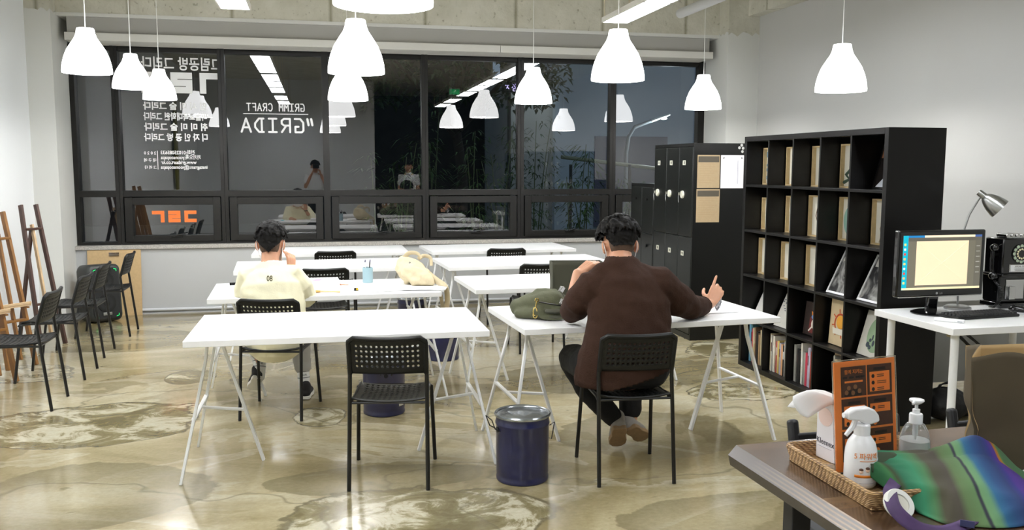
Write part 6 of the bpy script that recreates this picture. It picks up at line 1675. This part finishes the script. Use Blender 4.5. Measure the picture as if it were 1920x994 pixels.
MB().tube([(0, 0, 0), (0, 0, 2.2), (.04, 0, 2.5), (.16, 0, 2.68), (.55, 0, 2.82)], [.045, .04, .038, .036, .03], 10).done('pole', mat('pale_lamp_pole', (112, 118, 122), .6), sl)
MB().tube([(.5, 0, 2.80), (.85, 0, 2.92)], [(.05, .03), (.04, .02)], 10, round_ends=True).done('lamp_head', M_fix, sl)
MB().ell((.74, 0, 2.85), (.07, .035, .025)).done('bulb', mat('street_bulb', (255, 250, 240), .4, emis=4.0), sl)
l = bpy.data.lights.new('street_light', 'POINT'); l.energy = 22; l.color = (.85, .92, 1.0); l.shadow_soft_size = .1
o = bpy.data.objects.new('street_light', l); COL.objects.link(o); o.location = (6.5, 16.0, 2.3)
l = bpy.data.lights.new('wall_light', 'SPOT'); l.energy = 60; l.color = (.92, .97, 1.0); l.spot_size = 1.0; l.spot_blend = .8; l.shadow_soft_size = .05
o = bpy.data.objects.new('wall_light', l); COL.objects.link(o); o.location = (4.6, 18.7, 4.3); o.rotation_euler = (radians(12), 0, 0)
wl = thing('wall_lamp', 'small lamp glowing on the blue grey facade', 'lamp', (4.6, 18.85, 4.42))
MB().bx((-.12, .0, -.05), (.12, .15, .05)).done('housing', M_dark, wl); MB().bx((-.1, -.01, -.06), (.1, .12, -.05)).done('lens', mat('street_bulb'), wl)
rl = thing('pipe_railing', 'pale horizontal railing pipe outside the window', 'railing', (0, 0, 0))
MB().cyl((4.2, 15.2, 1.75), (6.6, 15.6, 1.50), .035, n=10).done('rail', mat('pale_yellow_pipe', (150, 150, 120), .5), rl)
for x in (4.4, 5.5, 6.5): MB().cyl((x, 15.3, -.35), (x, 15.3, 1.62), .03, n=8).done('post', M_dark, rl)
# bamboo outside, each plant with culms and leaves
M_leaf = mat('bamboo_leaf', (66, 90, 46), .6, var=.35, vscale=3); M_culm = mat('bamboo_culm', (84, 94, 56), .5)
M_tleaf = mat('dark_tree_leaf', (58, 74, 52), .6, var=.35, vscale=2); M_bark = mat('dark_bark', (52, 46, 40), .9)
def leaf(m, p, d, L, w):
    d = V(d).normalized(); s = d.cross(V((0, 0, 1))).normalized(); n = s.cross(d)
    a, b, c, e = V(p), V(p) + d * L * .4 + s * w + n * .004, V(p) + d * L * .4 - s * w + n * .004, V(p) + d * L - V((0, 0, L * .25))
    vs = [m.b.verts.new(q) for q in (a, b, e, c)]; m.b.faces.new(vs)
def bamboo(label, x, y, H, n, seed, lk=1.0):
    random.seed(seed)
    t = thing('bamboo_plant', label, 'plant', (x, y, -.35), 0, 'bamboo plants outside the window')
    mc, ml = MB(), MB()
    for i in range(n):
        bx, by = random.uniform(-.2, .2), random.uniform(-.15, .15); lx, ly = random.uniform(-.25, .25), random.uniform(-.2, .2); h = H * random.uniform(.75, 1.05)
        pts = [V((bx + lx * (k / 6) ** 2, by + ly * (k / 6) ** 2, h * k / 6)) for k in range(7)]
        mc.tube(pts, [.014 - .0015 * k for k in range(7)], 6)
        for k in range(46):
            f = random.uniform(.18, 1.0); q = pts[min(5, int(f * 6))].lerp(pts[min(6, int(f * 6) + 1)], f * 6 % 1)
            a = random.uniform(0, 2 * pi); r = random.uniform(.05, .24)
            tip = q + V((cos(a) * r, sin(a) * r, random.uniform(-.05, .12)))
            for j in range(3):
                aa = a + random.uniform(-.9, .9)
                leaf(ml, tip + V((random.uniform(-.03, .03), random.uniform(-.03, .03), random.uniform(-.03, .03))), (cos(aa), sin(aa), random.uniform(-.5, .2)), random.uniform(.13, .22) * lk, .012 * lk)
    mc.done('culms', M_culm, t); ml.done('foliage', M_leaf, t, smooth=False)
BAM = [(.95, 12.5, 2.5, 4, 'behind the pane with the reflected white shirt'), (1.80, 13.9, 2.7, 6, 'left of the aisle, through the middle pane'), (2.35, 12.5, 2.5, 6, 'in the centre pane, beside its mullion'),
       (3.30, 13.9, 2.9, 6, 'in the centre right pane'), (3.75, 12.5, 2.2, 5, 'at the right end of the bamboo'), (4.75, 13.9, 1.7, 4, 'short one near the railing')]
for i, (x, y, H, n, wh) in enumerate(BAM): bamboo('bamboo plant outside the window, ' + wh, x, y, H, n, 20 + i)
tg = thing('street_tree', 'dark leafy tree outside above the bamboo', 'tree', (2.6, 16.5, -.35))
MB().tube([(0, 0, 0), (.05, 0, 1.8), (-.1, .1, 3.0), (.2, 0, 4.2)], [.13, .10, .08, .04], 10).tube([(-.02, .03, 2.4), (-.7, 0, 3.3), (-1.3, .1, 4.0)], [.06, .04, .02], 8).tube([(0, 0, 2.6), (.8, 0, 3.5), (1.6, 0, 4.1)], [.06, .04, .02], 8).done('trunk', M_bark, tg)
random.seed(77); ml = MB()
for k in range(2600):
    a, e, r = random.uniform(0, 2 * pi), random.uniform(-.7, 1.4), random.uniform(.5, 1) ** .5
    p = V((2.2 * r * cos(a) * cos(e), 1.1 * r * sin(a) * cos(e), 3.9 + 1.5 * r * sin(e)))
    leaf(ml, p, (random.uniform(-1, 1), random.uniform(-1, 1), random.uniform(-.6, .2)), random.uniform(.12, .22), .04)
ml.done('foliage', M_tleaf, tg, smooth=False)
# ================================================================ what the panes mirror from behind the camera
sf = thing('surfboard', 'olive and dark surfboard hung upright on the left wall, mirrored behind the lettering', 'surfboard', (XL + .06, 1.95, 1.12))
def sbp(u, v):
    a = 2 * pi * u; z = 1.95 * v
    w = .17 * max(.02, (1 - abs(2 * v - .95) ** 2.6)) ** .5 if v < 1 else .003
    return V((.035 * sin(a) * min(1, w / .06), w * cos(a), z))
MB().grid(24, 26, sbp).done('board', mat('olive_yellow_board', (128, 122, 40), .35, var=.25, vscale=2), sf, ang=180)
MB().bx((.030, -.006, .12), (.037, .006, 1.85)).done('stringer', M_dark, sf)
for z in (.5, 1.45): MB().bx((-.055, -.03, z), (-.02, .03, z + .04)).done('wall_bracket', M_steel, sf)
ex = thing('exit_sign', 'green lit exit sign hanging from the ceiling, mirrored in the window', 'exit sign', (2.58, 3.5, 2.93), 0)
MB().bx((-.10, -.02, 0), (.10, .02, .11)).bx((-.005, -.005, .11), (.005, .005, ZC - 2.93)).done('housing', M_fix, ex)
MB().bx((-.094, .02, .006), (.094, .023, .104)).done('face', mat('green_exit_face', (40, 190, 110), .4, emis=.6), ex)
M_ex = mat('white_exit_print', (245, 255, 250), .4, emis=.6)
m = MB().cyl((.02, .0225, .078), (.02, .0245, .078), .010, n=12)
for p, q in (((.012, .062), (-.006, .045)), ((-.006, .045), (.012, .020)), ((-.004, .046), (-.030, .036)), ((.012, .062), (.034, .052)), ((.010, .062), (-.018, .066))): m.bar((p[0], .0235, p[1]), (q[0], .0235, q[1]), .002, .009, up=(0, 1, 0))
m.done('running_figure', M_ex, ex)

ns = thing('lit_shop_sign', 'tiny violet lit shop sign far outside, left of the centre mullion', 'sign', (3.84, 18.5, 3.14))
MB().bx((-.02, 0, -.02), (.32, .06, .20)).done('sign_box', M_dark, ns)
text('sign_lettering', 'ㅈ점', .18, mat('violet_neon', (200, 180, 255), .4, emis=1.1), ns, (.01, -.004, .02), width=.27)
MB().cyl((.15, .1, -3.48), (.15, .1, .15), .04, n=8).done('sign_post', M_dark, ns)
# ---------------------------------------------------------------- two people behind the lens, seen only as reflections in the panes
M_shirt = mat('white_cotton_shirt', (226, 228, 230), .85, bump=.1, bscale=60)
def standing(label, loc, rz, seed, holding):
    p = thing('person', label, 'person', loc, rz)
    m = MB(); H0 = V((0, 0, 1.56))
    Pp, Mp_ = head(m, H0, (0, 1, -.05), (0, .05, 1), 1.08)
    limb(m, [(0, -.02, 1.36), (0, -.01, 1.46)], [.062, .056])
    limb(m, [(0, 0, .95), (0, .01, 1.12), (0, -.01, 1.28), (0, -.02, 1.37)], [(.15, .11), (.14, .10), (.165, .11), (.12, .08)], up=(0, 1, 0))
    sl = MB(); limb(sl, [(0, 0, .93), (0, .01, 1.10), (0, -.005, 1.26), (0, -.02, 1.35), (0, -.02, 1.40)], [(.175, .13), (.168, .125), (.185, .13), (.15, .10), (.085, .075)], 22, up=(0, 1, 0))
    for s in (-1, 1):
        Sh = V((s * .175, -.02, 1.345))
        if holding: E_, W_ = V((s * .235, .04, 1.12)), V((s * .105, .085, 1.40))
        else: E_, W_ = V((s * .215, -.03, 1.07)), V((s * .13, .16, .96))
        limb(m, [(s * .09, -.02, 1.35), Sh, Sh.lerp(E_, .5), E_], [.055, .052, .046, .040]); limb(m, [E_, E_.lerp(W_, .35), W_], [.041, .040, .026])
        if holding: hand(m, W_, (-s * .35, .12, .93), (-s * .6, .2, .1), -s, (.6, .7, .75, .8), .4, .1, .98)
        else: hand(m, W_, (-s * .4, .9, -.1), (0, .1, -1), s, (.5, .55, .6, .65), .4, .1, 1.0)
        limb(sl, [(s * .08, -.02, 1.33), Sh, Sh.lerp(E_, .55)], [.072, .078, .068], 14)
        limb(m, [(s * .09, 0, .92), (s * .095, .01, .50), (s * .10, -.01, .09)], [.085, .058, .040])
    remesh(m, 'body', M_skin, .009, p, 3)
    eyes(Pp, 1.08, p)
    hair(Pp, Mp_, 1.08, p, dict(vol=.012, nape=True, cut=-.03, locks=60, mess=.5, lift=.006, lumps=[(0, -.02, .12, .04), (.04, -.02, .1, .04), (-.04, -.02, .1, .04)]), seed)
    remesh(sl, 'shirt', M_shirt, .010, p, 3, disp=.005, dscale=9, seed=seed)
    m = MB(); limb(m, [(-.07, 0, .93), (.07, 0, .93)], [(.12, .11)] * 2, 16)
    for s in (-1, 1): limb(m, [(s * .085, 0, .92), (s * .095, .01, .50), (s * .10, -.01, .10)], [.105, .080, .070], 14)
    remesh(m, 'trousers', M_trou, .010, p, 2)
    for s in (-1, 1): shoe(p, (s * .10, -.07, .006), (s * .12, .20, .006), (0, 0, 1), M_cv, M_ws, 1.0, lace=False)
    return p
standing('person in a white shirt holding a camera to the face, mirrored in the window', (-.03, -.27, 0), -.21, 3, True)
standing('person in a white shirt with lowered hands, mirrored beside the bamboo', (2.06, -.12, 0), .25, 8, False)
kc = thing('camera', 'black camera held up by the mirrored person in the white shirt', 'camera', (-.012, -.115, 1.575), -.21)
MB().bx((-.068, -.032, -.045), (.068, .012, .045)).bx((-.02, -.028, .045), (.02, .008, .064)).done('camera_body', M_black, kc, bevel=.006)
MB().cyl((0, .012, -.002), (0, .040, -.002), .030, n=24).done('camera_lens', M_gloss, kc)
